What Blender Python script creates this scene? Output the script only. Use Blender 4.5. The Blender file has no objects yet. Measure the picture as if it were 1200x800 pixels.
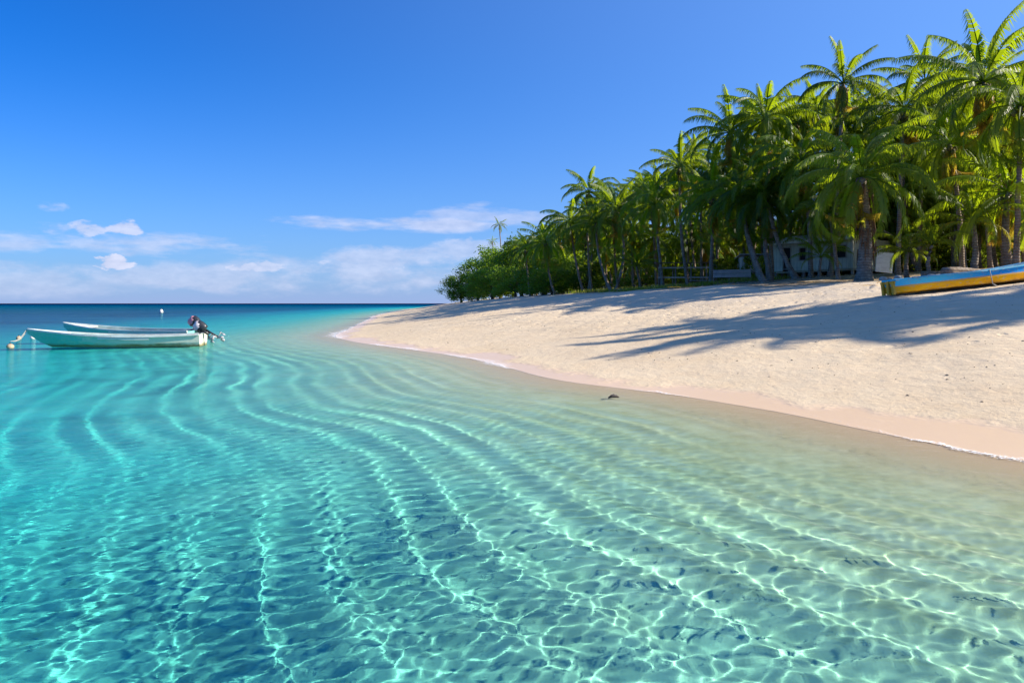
import bpy, bmesh, math, random
import numpy as np
from mathutils import Vector, Matrix, Euler

random.seed(11)
NR = np.random.default_rng(7)
R = math.radians
scene = bpy.context.scene
COL = scene.collection
CAM_H = 1.8

# ------------------------------------------------------------------ helpers
def tag(o, label=None, cat=None, group=None, kind=None):
    if label: o['label'] = label
    if cat: o['category'] = cat
    if group: o['group'] = group
    if kind: o['kind'] = kind
    return o

def link(o, parent=None):
    COL.objects.link(o)
    if parent is not None:
        o.parent = parent
    return o

def empty(name, loc=(0, 0, 0), rz=0.0):
    o = bpy.data.objects.new(name, None)
    o.location = loc
    o.rotation_euler = (0, 0, rz)
    o.empty_display_size = 0.3
    return link(o)

class MB:
    """collects vertices and faces for one mesh object"""
    def __init__(self):
        self.v, self.f, self.m = [], [], []
    def add(self, vs, fs, mi=0):
        b = len(self.v)
        self.v.extend([tuple(p) for p in vs])
        self.f.extend([tuple(i + b for i in f) for f in fs])
        self.m.extend([mi] * len(fs))
    def box(self, c, s, rot=None, mi=0):
        vs = []
        for z in (-.5, .5):
            for x, y in ((-.5, -.5), (.5, -.5), (.5, .5), (-.5, .5)):
                p = Vector((x * s[0], y * s[1], z * s[2]))
                if rot: p = rot @ p
                vs.append(p + Vector(c))
        self.add(vs, [(3, 2, 1, 0), (4, 5, 6, 7), (0, 1, 5, 4), (1, 2, 6, 5), (2, 3, 7, 6), (3, 0, 4, 7)], mi)
    def tube(self, pts, rad, n=8, mi=0, caps=True, sq=(1, 1)):
        pts = [Vector(p) for p in pts]
        if not hasattr(rad, '__len__'): rad = [rad] * len(pts)
        rings = []
        for i, p in enumerate(pts):
            t = (pts[min(i + 1, len(pts) - 1)] - pts[max(i - 1, 0)]).normalized()
            a = Vector((0, 0, 1)) if abs(t.z) < .9 else Vector((1, 0, 0))
            u = t.cross(a).normalized(); w = t.cross(u).normalized()
            rings.append([p + (u * math.cos(2 * math.pi * k / n) * sq[0] + w * math.sin(2 * math.pi * k / n) * sq[1]) * rad[i] for k in range(n)])
        vs = [q for r in rings for q in r]
        fs = []
        for i in range(len(pts) - 1):
            for k in range(n):
                k2 = (k + 1) % n
                fs.append((i * n + k, i * n + k2, (i + 1) * n + k2, (i + 1) * n + k))
        if caps:
            fs.append(tuple(range(n))[::-1]); fs.append(tuple((len(pts) - 1) * n + k for k in range(n)))
        self.add(vs, fs, mi)
    def ball(self, c, r, nu=12, nv=8, sc=(1, 1, 1), mi=0, jit=0):
        vs, fs = [], []
        for j in range(nv + 1):
            th = math.pi * j / nv
            for i in range(nu):
                ph = 2 * math.pi * i / nu
                q = 1 + (random.uniform(-jit, jit) if jit else 0)
                vs.append((c[0] + r * sc[0] * q * math.sin(th) * math.cos(ph), c[1] + r * sc[1] * q * math.sin(th) * math.sin(ph), c[2] + r * sc[2] * q * math.cos(th)))
        for j in range(nv):
            for i in range(nu):
                i2 = (i + 1) % nu
                fs.append((j * nu + i, (j + 1) * nu + i, (j + 1) * nu + i2, j * nu + i2))
        self.add(vs, fs, mi)
    def mesh(self, name, mats, smooth=False):
        me = bpy.data.meshes.new(name)
        me.from_pydata(self.v, [], self.f)
        for m in (mats if isinstance(mats, (list, tuple)) else [mats]): me.materials.append(m)
        if len(self.m) == len(me.polygons): me.polygons.foreach_set('material_index', self.m)
        if smooth: me.polygons.foreach_set('use_smooth', [True] * len(me.polygons))
        me.update()
        return me
    def build(self, name, mats, parent=None, smooth=False):
        return link(bpy.data.objects.new(name, self.mesh(name, mats, smooth)), parent)

def grid_mesh(name, X, Y, Z, mat, smooth=True):
    ny, nx = X.shape
    co = np.stack([X, Y, Z], -1).reshape(-1, 3).astype(np.float32)
    i = np.arange((ny - 1) * (nx - 1)); r, c = i // (nx - 1), i % (nx - 1)
    a = r * nx + c
    q = np.stack([a, a + 1, a + nx + 1, a + nx], -1).astype(np.int32)
    me = bpy.data.meshes.new(name)
    me.vertices.add(len(co)); me.vertices.foreach_set('co', co.ravel())
    me.loops.add(q.size); me.loops.foreach_set('vertex_index', q.ravel())
    me.polygons.add(len(q)); me.polygons.foreach_set('loop_start', np.arange(0, q.size, 4, dtype=np.int32))
    me.polygons.foreach_set('loop_total', np.full(len(q), 4, dtype=np.int32))
    if smooth: me.polygons.foreach_set('use_smooth', np.ones(len(q), dtype=bool))
    me.update(calc_edges=True)
    if mat: me.materials.append(mat)
    return me

def attr(me, name, arr):
    a = me.attributes.new(name, 'FLOAT', 'POINT')
    a.data.foreach_set('value', np.asarray(arr, dtype=np.float32).ravel())

# ---- node helper
class NT:
    def __init__(self, name, surf=True):
        self.mat = bpy.data.materials.new(name); self.mat.use_nodes = True
        self.t = self.mat.node_tree; self.t.nodes.clear()
        self.out = self.t.nodes.new('ShaderNodeOutputMaterial')
    def n(self, typ, **kw):
        nd = self.t.nodes.new('ShaderNode' + typ)
        for k, v in kw.items():
            if k.startswith('_'): setattr(nd, k[1:], v)
        for k, v in kw.items():
            if not k.startswith('_'): self.set(nd, k, v)
        return nd
    def set(self, nd, k, v):
        key = k.replace('__', ' ') if isinstance(k, str) else k
        if isinstance(key, str) and key[0] == 'i' and key[1:].isdigit(): key = int(key[1:])
        s = nd.inputs[key]
        if isinstance(v, bpy.types.NodeSocket): self.t.links.new(v, s)
        elif isinstance(v, bpy.types.Node): self.t.links.new(v.outputs[0], s)
        else: s.default_value = v if not (isinstance(v, tuple) and len(v) == 3 and s.type == 'RGBA') else (*v, 1)
    def math(self, op, a, b=0.0, c=None, clamp=False):
        nd = self.n('Math', _operation=op, _use_clamp=clamp, i0=a, i1=b)
        if c is not None: self.set(nd, 'i2', c)
        return nd.outputs[0]
    def mix(self, f, a, b, mode='MIX'):
        nd = self.t.nodes.new('ShaderNodeMix'); nd.data_type = 'RGBA'; nd.blend_type = mode
        for s, v in ((nd.inputs[0], f), (nd.inputs[6], a), (nd.inputs[7], b)):
            if isinstance(v, bpy.types.NodeSocket): self.t.links.new(v, s)
            else: s.default_value = (*v, 1) if isinstance(v, tuple) and len(v) == 3 else v
        return nd.outputs[2]
    def noise(self, vec, scale, detail=3, rough=.55, dist=0.0, out=0):
        nd = self.n('TexNoise', Scale=scale, Detail=detail, Roughness=rough, Distortion=dist)
        if vec is not None: self.set(nd, 'Vector', vec)
        return nd.outputs[out]
    def ramp(self, f, stops, interp='LINEAR'):
        nd = self.t.nodes.new('ShaderNodeValToRGB'); nd.color_ramp.interpolation = interp
        el = nd.color_ramp.elements
        while len(el) < len(stops): el.new(.5)
        for e, (p, c) in zip(el, stops):
            e.position = p; e.color = (*c, 1) if isinstance(c, tuple) else (c, c, c, 1)
        self.t.links.new(f, nd.inputs[0])
        return nd.outputs[0]
    def mapr(self, v, a, b, c=0.0, d=1.0, smooth=False):
        nd = self.n('MapRange', i0=v, i1=a, i2=b, i3=c, i4=d)
        if smooth: nd.interpolation_type = 'SMOOTHSTEP'
        return nd.outputs[0]
    def scalev(self, vec, s):
        nd = self.n('Mapping'); self.t.links.new(vec, nd.inputs[0]); nd.inputs['Scale'].default_value = s
        return nd.outputs[0]
    def bump(self, h, strength, dist, normal=None):
        nd = self.n('Bump', Strength=strength, Distance=dist, Height=h)
        if normal is not None: self.set(nd, 'Normal', normal)
        return nd.outputs[0]
    def surface(self, s): self.t.links.new(s.outputs[0] if isinstance(s, bpy.types.Node) else s, self.out.inputs[0]); return self.mat

def pmat(name, col, rough=.6, var=.25, scale=6.0, bump=0.0, bscale=30.0, spec=.4, coord='Object', col2=None, stretch=(1, 1, 1)):
    """principled with worn colour variation"""
    t = NT(name)
    tc = t.n('TexCoord').outputs[coord]
    v = t.scalev(tc, stretch)
    n1 = t.noise(v, scale, 5, .65)
    f = t.mapr(n1, .3, .7)
    dark = col2 if col2 else tuple(c * (1 - var) for c in col)
    c = t.mix(f, dark, tuple(min(1, c * (1 + var * .35)) for c in col))
    b = t.n('BsdfPrincipled', Base__Color=c, Roughness=t.mapr(n1, .2, .8, rough * .8, min(1, rough * 1.2)))
    t.set(b, 'Specular IOR Level', spec)
    if bump: t.set(b, 'Normal', t.bump(t.noise(v, bscale, 4, .6), bump, .02))
    return t.surface(b)

# ------------------------------------------------------------------ shoreline and terrain
def px(x, y, z=0.0):
    """where the sight line through a photograph pixel meets height z (used to read the layout off the photo)"""
    Y = (CAM_H - z) * 800 / (y - 355.5)
    return ((x - 600) / 800 * Y, Y)
SH_PTS = [(60, -120), (34, -50), (20, -16), (13, -4), (9.2, 2.6), (7.2, 5.8)] + \
    [px(*p) for p in ((1200, 540), (1130, 526), (1077, 516), (997, 500), (920, 484), (850, 472), (780, 461), (673, 448), (630, 440),
                      (593, 430), (540, 418), (463, 407), (413, 400), (393, 393), (410, 385), (430, 375), (447, 368), (480, 362))] + \
    [(-36, 300), (-25, 400), (60, 520), (300, 640), (900, 800)]
def catmull(P, n):
    P = np.array(P, float); out = []
    for i in range(len(P) - 1):
        p0, p1, p2, p3 = P[max(i - 1, 0)], P[i], P[i + 1], P[min(i + 2, len(P) - 1)]
        t = np.linspace(0, 1, n, endpoint=False)[:, None]
        out.append(.5 * ((2 * p1) + (-p0 + p2) * t + (2 * p0 - 5 * p1 + 4 * p2 - p3) * t ** 2 + (-p0 + 3 * p1 - 3 * p2 + p3) * t ** 3))
    return np.vstack(out + [P[-1:]])
SHORE = catmull(SH_PTS, 8)
_A, _B = SHORE[:-1], SHORE[1:]
_SL = np.concatenate([[0], np.cumsum(np.linalg.norm(_B - _A, axis=1))])
def shore_sd(x, y):
    """signed distance to the waterline (land positive) and arc length along it"""
    x = np.asarray(x, float).ravel(); y = np.asarray(y, float).ravel()
    best = np.full(x.shape, 1e18); sg = np.zeros(x.shape); s = np.zeros(x.shape)
    for k in range(len(_A)):
        ax, ay = _A[k]; dx, dy = _B[k] - _A[k]; L2 = dx * dx + dy * dy
        t = np.clip(((x - ax) * dx + (y - ay) * dy) / L2, 0, 1)
        ex, ey = x - ax - t * dx, y - ay - t * dy
        q = ex * ex + ey * ey
        m = q < best - 1e-9
        best[m] = q[m]; s[m] = (_SL[k] + t * math.sqrt(L2))[m]
        sg[m] = np.sign(dy * ex - dx * ey)[m]   # right-hand side of the walk up the coast is land
    d = np.sqrt(best) * np.where(sg == 0, 1, sg)
    return d, s

PROF_D = [-2000, -400, -120, -60, -34, -22, -14, -10, -8, -6.5, -5, -3.5, -2, -1, 0, 1.5, 5, 10, 15, 20, 24, 28, 36, 45, 80, 400]
PROF_Z = [-60, -45, -28, -16, -8, -4.2, -1.9, -1.25, -.95, -.68, -.46, -.3, -.16, -.075, 0, .15, .62, 1.32, 1.98, 2.6, 2.95, 3.25, 3.9, 4.2, 4.6, 5.0]

# smooth value noise built from sines, the same everywhere
def snoise(x, y, lam, seed, n=7):
    g = np.random.default_rng(seed); o = 0
    for k in range(n):
        a = g.uniform(0, 2 * math.pi); l = lam * g.uniform(.6, 1.7); p = g.uniform(0, 2 * math.pi)
        o = o + np.sin((x * math.cos(a) + y * math.sin(a)) * 2 * math.pi / l + p)
    return o / math.sqrt(n) * .8

def sd_grid(xs, ys, k=4):
    """signed distance on a rectilinear grid, sampled on every k-th line and interpolated between"""
    ix = np.unique(np.r_[0:len(xs):k, len(xs) - 1]); iy = np.unique(np.r_[0:len(ys):k, len(ys) - 1])
    A, B = np.meshgrid(xs[ix], ys[iy]); d = shore_sd(A, B)[0].reshape(A.shape)
    d = np.stack([np.interp(xs, xs[ix], r) for r in d])
    jy = np.clip(np.searchsorted(ys[iy], ys, side='right') - 1, 0, len(iy) - 2)
    t = ((ys - ys[iy][jy]) / (ys[iy][jy + 1] - ys[iy][jy]))[:, None]
    return d[jy] * (1 - t) + d[jy + 1] * t

def terrain(x, y, d=None):
    x = np.asarray(x, float); y = np.asarray(y, float); shp = x.shape
    x = x.ravel(); y = y.ravel()
    d = shore_sd(x, y)[0] if d is None else np.ravel(d)
    k = np.array([-.6, 0, .6])                       # softened kinks
    z = sum(np.interp(d + q * np.clip(np.abs(d) * .2, .1, 3), PROF_D, PROF_Z) for q in k) / 3
    land = np.clip((d - 1) / 5, 0, 1); sea = np.clip((-d - .5) / 3, 0, 1)
    z = z + land * (.05 * snoise(x, y, 7, 1) + .018 * snoise(x, y, 1.6, 2) + .009 * snoise(x, y, .55, 3))
    z = z + np.clip((d - 8) / 8, 0, 1) * .12 * snoise(x, y, 12, 4)
    z = z + sea * (.05 * snoise(x, y, 2.4, 5) * np.clip(-d / 8, 0, 1))
    return z.reshape(shp)
def ground(x, y): return float(terrain(np.array([x]), np.array([y]))[0])

def axis(lo, hi, fine, grow, c0, c1):
    """graded coordinates: step `fine` between c0 and c1, growing outside"""
    mid = list(np.arange(c0, c1, fine))
    up = [c1]; st = fine
    while up[-1] < hi: st = max(fine, st * 1.0 + (up[-1] - c1) * 0 + st * grow); up.append(up[-1] + st)
    dn = [c0]; st = fine
    while dn[-1] > lo: st = st + st * grow; dn.append(dn[-1] - st)
    return np.array(sorted(set(dn[1:] + mid + up)))

def hit(xp, yp, y0=3.0, y1=400.0):
    """the point of the beach behind a photograph pixel"""
    Y = np.concatenate([np.arange(y0, 80, .05), np.arange(80, y1, .5)])
    X = (xp - 600) / 800 * Y; Z = CAM_H - (yp - 355.5) / 800 * Y
    g = terrain(X, Y); k = np.argmax(Z < g)
    return (X[k], Y[k], g[k])
def at(xp, yp, Y):
    """the point at depth Y behind a photograph pixel"""
    return Vector(((xp - 600) / 800 * Y, Y, CAM_H - (yp - 355.5) / 800 * Y))
# ------------------------------------------------------------------ camera, sun, sky
cam_d = bpy.data.cameras.new('camera'); cam = link(bpy.data.objects.new('camera', cam_d))
cam.location = (0, 0, CAM_H); cam.rotation_euler = (R(90), 0, 0)
cam_d.sensor_width = 36; cam_d.lens = 24; cam_d.shift_y = -44.5 / 1200
cam_d.clip_start = .05; cam_d.clip_end = 60000
scene.camera = cam

SUN_EL, SUN_AZ = 32.0, 93.0           # azimuth clockwise from the view direction (+Y)
sd = Vector((math.sin(R(SUN_AZ)) * math.cos(R(SUN_EL)), math.cos(R(SUN_AZ)) * math.cos(R(SUN_EL)), math.sin(R(SUN_EL))))
sun_d = bpy.data.lights.new('sun', 'SUN'); sun_d.energy = 5.0; sun_d.angle = R(.53); sun_d.color = (1, .90, .76)
sun = link(bpy.data.objects.new('sun', sun_d)); sun.rotation_euler = sd.to_track_quat('Z', 'Y').to_euler()
sun.location = (40, 40, 60)
sun_d.cycles.is_caustics_light = True

world = bpy.data.worlds.new('World'); scene.world = world; world.use_nodes = True
wt = NT.__new__(NT); wt.t = world.node_tree; wt.t.nodes.clear()
wout = wt.t.nodes.new('ShaderNodeOutputWorld')
sky = wt.t.nodes.new('ShaderNodeTexSky'); sky.sky_type = 'NISHITA'; sky.sun_disc = False
sky.sun_elevation = R(SUN_EL); sky.sun_rotation = R(SUN_AZ)
sky.altitude = 0; sky.air_density = 1.0; sky.dust_density = .3; sky.ozone_density = 3.0
tcw = wt.n('TexCoord').outputs['Generated']
sep = wt.n('SeparateXYZ', Vector=tcw)
el = wt.math('ARCSINE', sep.outputs[2])
az = wt.math('ARCTAN2', sep.outputs[0], sep.outputs[1])
hsv = wt.n('HueSaturation', Saturation=1.25, Value=1.0, Color=sky.outputs[0])
skycol = hsv.outputs[0]
# deep clean blue high up and away from the sun (a polarised look), paling toward the sun and to lavender on the horizon
skycol = wt.mix(1.0, skycol, (.15, .64, 1.14), 'MULTIPLY')
sunw = wt.mapr(az, -.75, .85, 0, 1)
skycol = wt.mix(wt.mapr(az, -.1, -.75, 0, .8), skycol, wt.mix(1.0, skycol, (.55, .82, .92), 'MULTIPLY'))
pale = wt.math('MULTIPLY', wt.math('POWER', sunw, 1.6), .80)
skycol = wt.mix(pale, skycol, (1.55, 2.9, 6.0))
hz = wt.math('POWER', wt.mapr(el, .36, .0, 0, 1), 2.4)
skycol = wt.mix(wt.math('MULTIPLY', hz, .9), skycol, (2.15, 2.75, 4.75))
# clouds, by direction: soft low bank, small cumulus, thin streaks
cv = wt.n('CombineXYZ', i0=az, i1=wt.math('MULTIPLY', el, 2.4), i2=.3)
cvs = wt.n('CombineXYZ', i0=az, i1=wt.math('MULTIPLY', el, 4.5), i2=1.3)
n_big = wt.noise(cv, 9.0, 8, .62); n_small = wt.noise(cv, 30.0, 6, .6); n_str = wt.noise(cvs, 9.0, 7, .6)
cover = None; bright = None
def cloud(xp, yp, rx, ry, amount, soft, nz, gain):
    """one cloud centred where the sight line (xp, yp) points; rx, ry half sizes in the same units"""
    a0 = math.atan((xp - 600) / 800); e0 = math.atan((355.5 - yp) / 800 * math.cos(a0))
    k = math.cos(a0) ** 2
    dx = wt.math('MULTIPLY', wt.math('SUBTRACT', az, a0), 800 / rx / k)
    dy = wt.math('MULTIPLY', wt.math('SUBTRACT', el, e0), 800 / ry / math.cos(a0))
    r = wt.math('ADD', wt.math('MULTIPLY', dx, dx), wt.math('MULTIPLY', dy, dy))
    f = wt.math('ADD', wt.math('SUBTRACT', 1.0, r), wt.math('MULTIPLY', wt.math('SUBTRACT', nz, .5), gain))
    return wt.mapr(f, .5 - soft, .5 + soft, 0, amount, True)
CL = [(102, 267, 26, 12, .75, .3, n_small, 4.0), (146, 267, 26, 13, .85, .3, n_small, 4.0), (130, 308, 28, 11, 1.0, .22, n_small, 4.5), (60, 242, 22, 7, .35, .5, n_small, 4),
      (66, 268, 24, 8, .4, .5, n_small, 4), (195, 284, 130, 16, .62, .7, n_str, 6), (15, 283, 60, 14, .6, .6, n_str, 5), (105, 288, 30, 9, .5, .5, n_small, 4),
      (480, 263, 160, 10, .7, .7, n_str, 5), (560, 254, 90, 14, .5, .7, n_str, 6), (290, 313, 30, 8, .8, .35, n_small, 4), (312, 312, 22, 9, .75, .35, n_small, 4),
      (480, 304, 90, 15, .6, .6, n_big, 6), (545, 293, 55, 13, .55, .55, n_big, 6), (420, 312, 60, 9, .6, .4, n_small, 4), (500, 298, 26, 7, .5, .4, n_small, 4), (545, 284, 24, 7, .5, .4, n_small, 4), (200, 322, 260, 16, .55, .7, n_big, 6), (430, 325, 200, 22, .6, .7, n_big, 5), (40, 330, 160, 20, .5, .8, n_big, 5),
      (900, 300, 400, 40, .5, .8, n_big, 6), (-500, 290, 300, 40, .6, .7, n_big, 6), (1700, 280, 300, 50, .6, .7, n_big, 6)]
for q in CL:
    c_ = cloud(*q); cover = c_ if cover is None else wt.math('MAXIMUM', cover, c_)
skycol = wt.mix(wt.math('MULTIPLY', cover, wt.mapr(sunw, 0, .6, .85, 1)), skycol, wt.mix(wt.mapr(n_small, .35, .65), (3.3, 3.7, 5.1), (4.6, 4.8, 6.0)))
bg = wt.n('Background', Color=skycol, Strength=.09)
wt.t.links.new(bg.outputs[0], wout.inputs[0])

scene.view_settings.view_transform = 'Standard'; scene.view_settings.look = 'None'
scene.view_settings.exposure = .92; scene.view_settings.gamma = 1.0; scene.view_settings.use_curve_mapping = False
cy = scene.cycles
cy.use_denoising = True
try: cy.denoiser = 'OPENIMAGEDENOISE'; cy.denoising_input_passes = 'RGB_ALBEDO_NORMAL'
except Exception: pass
cy.max_bounces = 10; cy.diffuse_bounces = 3; cy.glossy_bounces = 3; cy.transmission_bounces = 6; cy.transparent_max_bounces = 12
cy.caustics_reflective = False; cy.caustics_refractive = True; cy.sample_clamp_indirect = 6; cy.sample_clamp_direct = 0
cy.blur_glossy = .5

# ------------------------------------------------------------------ beach and sea floor: one sheet out to the horizon
def sand_material():
    t = NT('coral_sand')
    tc = t.n('TexCoord').outputs['Object']
    dn = t.n('Attribute', _attribute_name='shore').outputs['Fac']
    veg = t.n('Attribute', _attribute_name='grove').outputs['Fac']
    big = t.noise(tc, .35, 4, .6); mid = t.noise(tc, 2.2, 5, .65); fine = t.noise(tc, 55, 3, .7); grain = t.noise(tc, 240, 2, .6)
    # dry sand: pale cream, mottled, strewn with tiny shell and coral grit
    c = t.mix(t.mapr(big, .3, .7), (.585, .45, .285), (.645, .515, .345))
    c = t.mix(t.mapr(mid, .35, .7, 0, .5), c, (.65, .55, .38))
    c = t.mix(t.mapr(fine, .60, .8, 0, .35), c, (.40, .32, .23))
    c = t.mix(t.mapr(grain, .6, .75, 0, .3), c, (.80, .75, .66))
    # tide lines: faint rows of darker grit parallel to the water
    tl = t.noise(t.n('CombineXYZ', i0=t.math('MULTIPLY', dn, 1.3), i1=mid, i2=t.math('MULTIPLY', big, 1.6)), 1.0, 4, .7)
    c = t.mix(t.math('MULTIPLY', t.mapr(tl, .53, .70, 0, .5), t.mapr(dn, 2.2, 4.5)), c, (.50, .40, .28))
    # coarser greyer sand higher up the beach
    c = t.mix(t.math('MULTIPLY', t.mapr(dn, 8, 18, 0, .55), t.mapr(mid, .3, .6)), c, (.57, .50, .41))
    # leaf litter and soil under the palms
    lit = t.math('MULTIPLY', veg, t.mapr(t.noise(tc, 3.0, 5, .7), .34, .56))
    c = t.mix(lit, c, t.mix(fine, (.10, .07, .04), (.26, .18, .10)))
    # wet sand beside the water
    wn = t.math('ADD', dn, t.mapr(t.noise(tc, .38, 5, .6), .3, .7, -.75, .6))
    wet = t.mapr(wn, 1.0, .45, 0, 1, True)
    c = t.mix(wet, c, (.72, .52, .33))
    # sea floor: whiter rippled sand, then patches of weed and rubble further out
    bed = t.mapr(dn, -.3, -2.4, 0, 1, True)
    c = t.mix(bed, c, t.mix(t.mapr(mid, .35, .65), (.70, .57, .33), (.82, .71, .47)))
    c = t.mix(t.math('MULTIPLY', t.mapr(dn, -4.0, -9, 0, 1), .85), c, (.78, .77, .58))
    sea = t.mapr(dn, -5.6, -9.5, 0, 1, True)
    pn = t.noise(t.scalev(tc, (1, 1, .2)), .55, 6, .68)
    c = t.mix(t.math('MULTIPLY', sea, t.mapr(pn, .50, .66, 0, .65, True)), c, (.27, .29, .25))
    c = t.mix(t.math('MULTIPLY', t.mapr(dn, -2.0, -5, 0, .5), t.mapr(t.noise(tc, 7, 4, .6), .54, .70)), c, (.40, .37, .26))
    off = t.mapr(dn, -22, -36, 0, 1, True)
    c = t.mix(t.math('MULTIPLY', off, t.mapr(t.noise(t.scalev(tc, (.5, 1, 1)), .05, 4, .6), .42, .55, .3, .9, True)), c, (.10, .15, .22))
    rough = t.mapr(wet, 0, 1, .95, .35)
    b = t.n('BsdfPrincipled', Base__Color=c, Roughness=rough)
    t.set(b, 'Specular IOR Level', t.mapr(wet, 0, 1, .15, .45))
    dry = t.mapr(wet, 0, 1, 1, .10)
    pits = t.n('TexVoronoi', Vector=t.n('Mapping', Vector=tc).outputs[0], Scale=1.9, Randomness=1.0).outputs[0]
    foot = t.math('MULTIPLY', t.mapr(pits, .10, .26, 0, 1, True), t.mapr(dn, 4, 9, 0, 1))
    h = t.math('MULTIPLY', t.math('ADD', t.math('MULTIPLY', t.noise(tc, 3.4, 6, .68), .9), t.math('MULTIPLY', fine, .12)), dry)
    h = t.math('ADD', h, t.math('MULTIPLY', foot, .8))
    t.set(b, 'Normal', t.bump(h, .55, .085))
    return t.surface(b)

gx = axis(-16000, 16000, .16, .022, -10, 22)
gy = axis(-3000, 24000, .16, .022, -2, 50)
GX, GY = np.meshgrid(gx, gy)
gd = sd_grid(gx, gy).ravel()
GZ = terrain(GX, GY, gd)
me = grid_mesh('beach', GX, GY, GZ, sand_material())
attr(me, 'shore', np.clip(gd, -500, 500))
grove = np.clip((gd - 20.5 - 1.2 * snoise(GX.ravel(), GY.ravel(), 9, 21)) / 3.0, 0, 1)
attr(me, 'grove', grove)
beach = link(bpy.data.objects.new('beach', me)); tag(beach, 'pale coral sand beach sloping into the sea', 'beach', kind='structure')
beach.cycles.is_caustics_receiver = True

# ------------------------------------------------------------------ the sea
def water_material():
    t = NT('sea_water')
    geo = t.n('TexCoord').outputs['Object']
    far = t.n('Attribute', _attribute_name='far').outputs['Fac']
    # ripples the mesh is too coarse to carry further out; wind-stretched along x
    v = t.scalev(geo, (1.0, 1.7, 1.0))
    h = t.math('ADD', t.math('MULTIPLY', t.noise(v, 7.0, 3, .6), .30), t.math('MULTIPLY', t.noise(v, 2.6, 3, .6), .55))
    h = t.math('ADD', h, t.math('MULTIPLY', t.noise(v, .9, 3, .6), .7))
    h = t.math('ADD', h, t.math('MULTIPLY', t.noise(v, 16.0, 2, .5), .06))
    nrm = t.n('Bump', Strength=t.mapr(far, 0, 1, .05, .75), Distance=.06, Height=h).outputs[0]
    refr = t.n('BsdfRefraction', IOR=1.33, Roughness=0.0, Normal=nrm, Color=(1, 1, 1))
    gl = t.n('BsdfGlossy', Roughness=.04, Normal=nrm, Color=(1, 1, 1))
    facing = t.n('LayerWeight', Blend=.5, Normal=nrm).outputs['Facing']
    fres = t.math('MULTIPLY_ADD', t.math('POWER', facing, 5.0), .34, .010)
    return t.surface(t.n('MixShader', i0=fres, i1=refr, i2=gl))
def depth_material():
    t = NT('water_absorption')
    vol = t.n('VolumeAbsorption', Density=1.0)
    ab = WATER_AB; k = max(ab)
    vol.inputs['Density'].default_value = k
    vol.inputs['Color'].default_value = (1 - ab[0] / k, 1 - ab[1] / k, 1 - ab[2] / k, 1)
    t.t.links.new(vol.outputs[0], t.out.inputs['Volume'])
    return t.mat
WATER_AB = (1.35, .115, .035)

def graded(c, c0, c1, lo, hi, fine, k, far, grow):
    """steps of `fine` between c0 and c1, then proportional to the distance from c out to `far`, then growing fast"""
    out = list(np.arange(c0, c1, fine))
    for sgn, st, end in ((1, c1, hi), (-1, c0, lo)):
        q = st; s = fine
        while (q - end) * sgn < 0:
            out.append(q); s = max(fine, k * abs(q - c)) if abs(q - c) < far else s * (1 + grow)
            q += sgn * s
        out.append(q)
    return np.unique(np.array(out))
wx = graded(0, -3.6, 4.4, -16000, 16000, .017, .0044, 22, .055)
wy = graded(0, 2.7, 4.7, -3000, 24000, .017, .0037, 40, .04)
WX, WY = np.meshgrid(wx, wy); 
sx = np.gradient(wx); sy = np.gradient(wy)
SP = np.maximum(sx[None, :] * .85, sy[:, None])
wd = sd_grid(wx, wy, 6)
def wave_height(x, y, d, sp):
    depth = np.clip(-np.interp(d, PROF_D, PROF_Z), 0, 50)
    shal = np.clip(depth / .30, .08, 1)
    z = np.zeros_like(x)
    wob = .30 * snoise(x, y, 3.2, 31) + .65 * snoise(x, y, 9, 32)
    ph = d + .16 * wob
    calm = np.interp(d, [-14, -9, -6, 0], [.38, .5, 1, 1])      # flatter away from the shoaling edge
    amp_env = np.exp(-np.clip(-d - 5.0, 0, 200) / 4.0) * (.75 + .35 * snoise(x, y, 4.5, 33))
    for lam, a, p in ((.54, .0082, 0), (.37, .0018, 1.7), (1.5, .0025, .6)):
        f = np.clip((lam / sp - 3) / 3, 0, 1)
        z += a * shal * amp_env * f * np.sin(2 * np.pi * ph / lam + p + .5 * snoise(x, y, 2.1, 34))
    g = np.random.default_rng(5)
    for k in range(110):
        lam = .055 * (4.6 ** g.uniform(0, 1)); th = g.normal(-.35, .75) + (math.pi if g.uniform() < .5 else 0)
        p = g.uniform(0, 2 * np.pi)
        f = np.clip((lam / sp - 2.6) / 3, 0, 1)
        if f.max() <= 0: continue
        z += f * shal * calm * .00023 * (lam / .25) ** 1.2 * np.sin((x * math.sin(th) + y * math.cos(th)) * 2 * np.pi / lam + p)
    return z
WZ = wave_height(WX, WY, wd, SP)
mw = grid_mesh('water', WX, WY, WZ, water_material())
attr(mw, 'far', np.clip((np.hypot(WX, WY) - 5) / 16, 0, 1))
water = link(bpy.data.objects.new('water', mw)); tag(water, 'clear turquoise lagoon water over sand', 'sea', kind='structure')
water.cycles.is_caustics_caster = True

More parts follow.
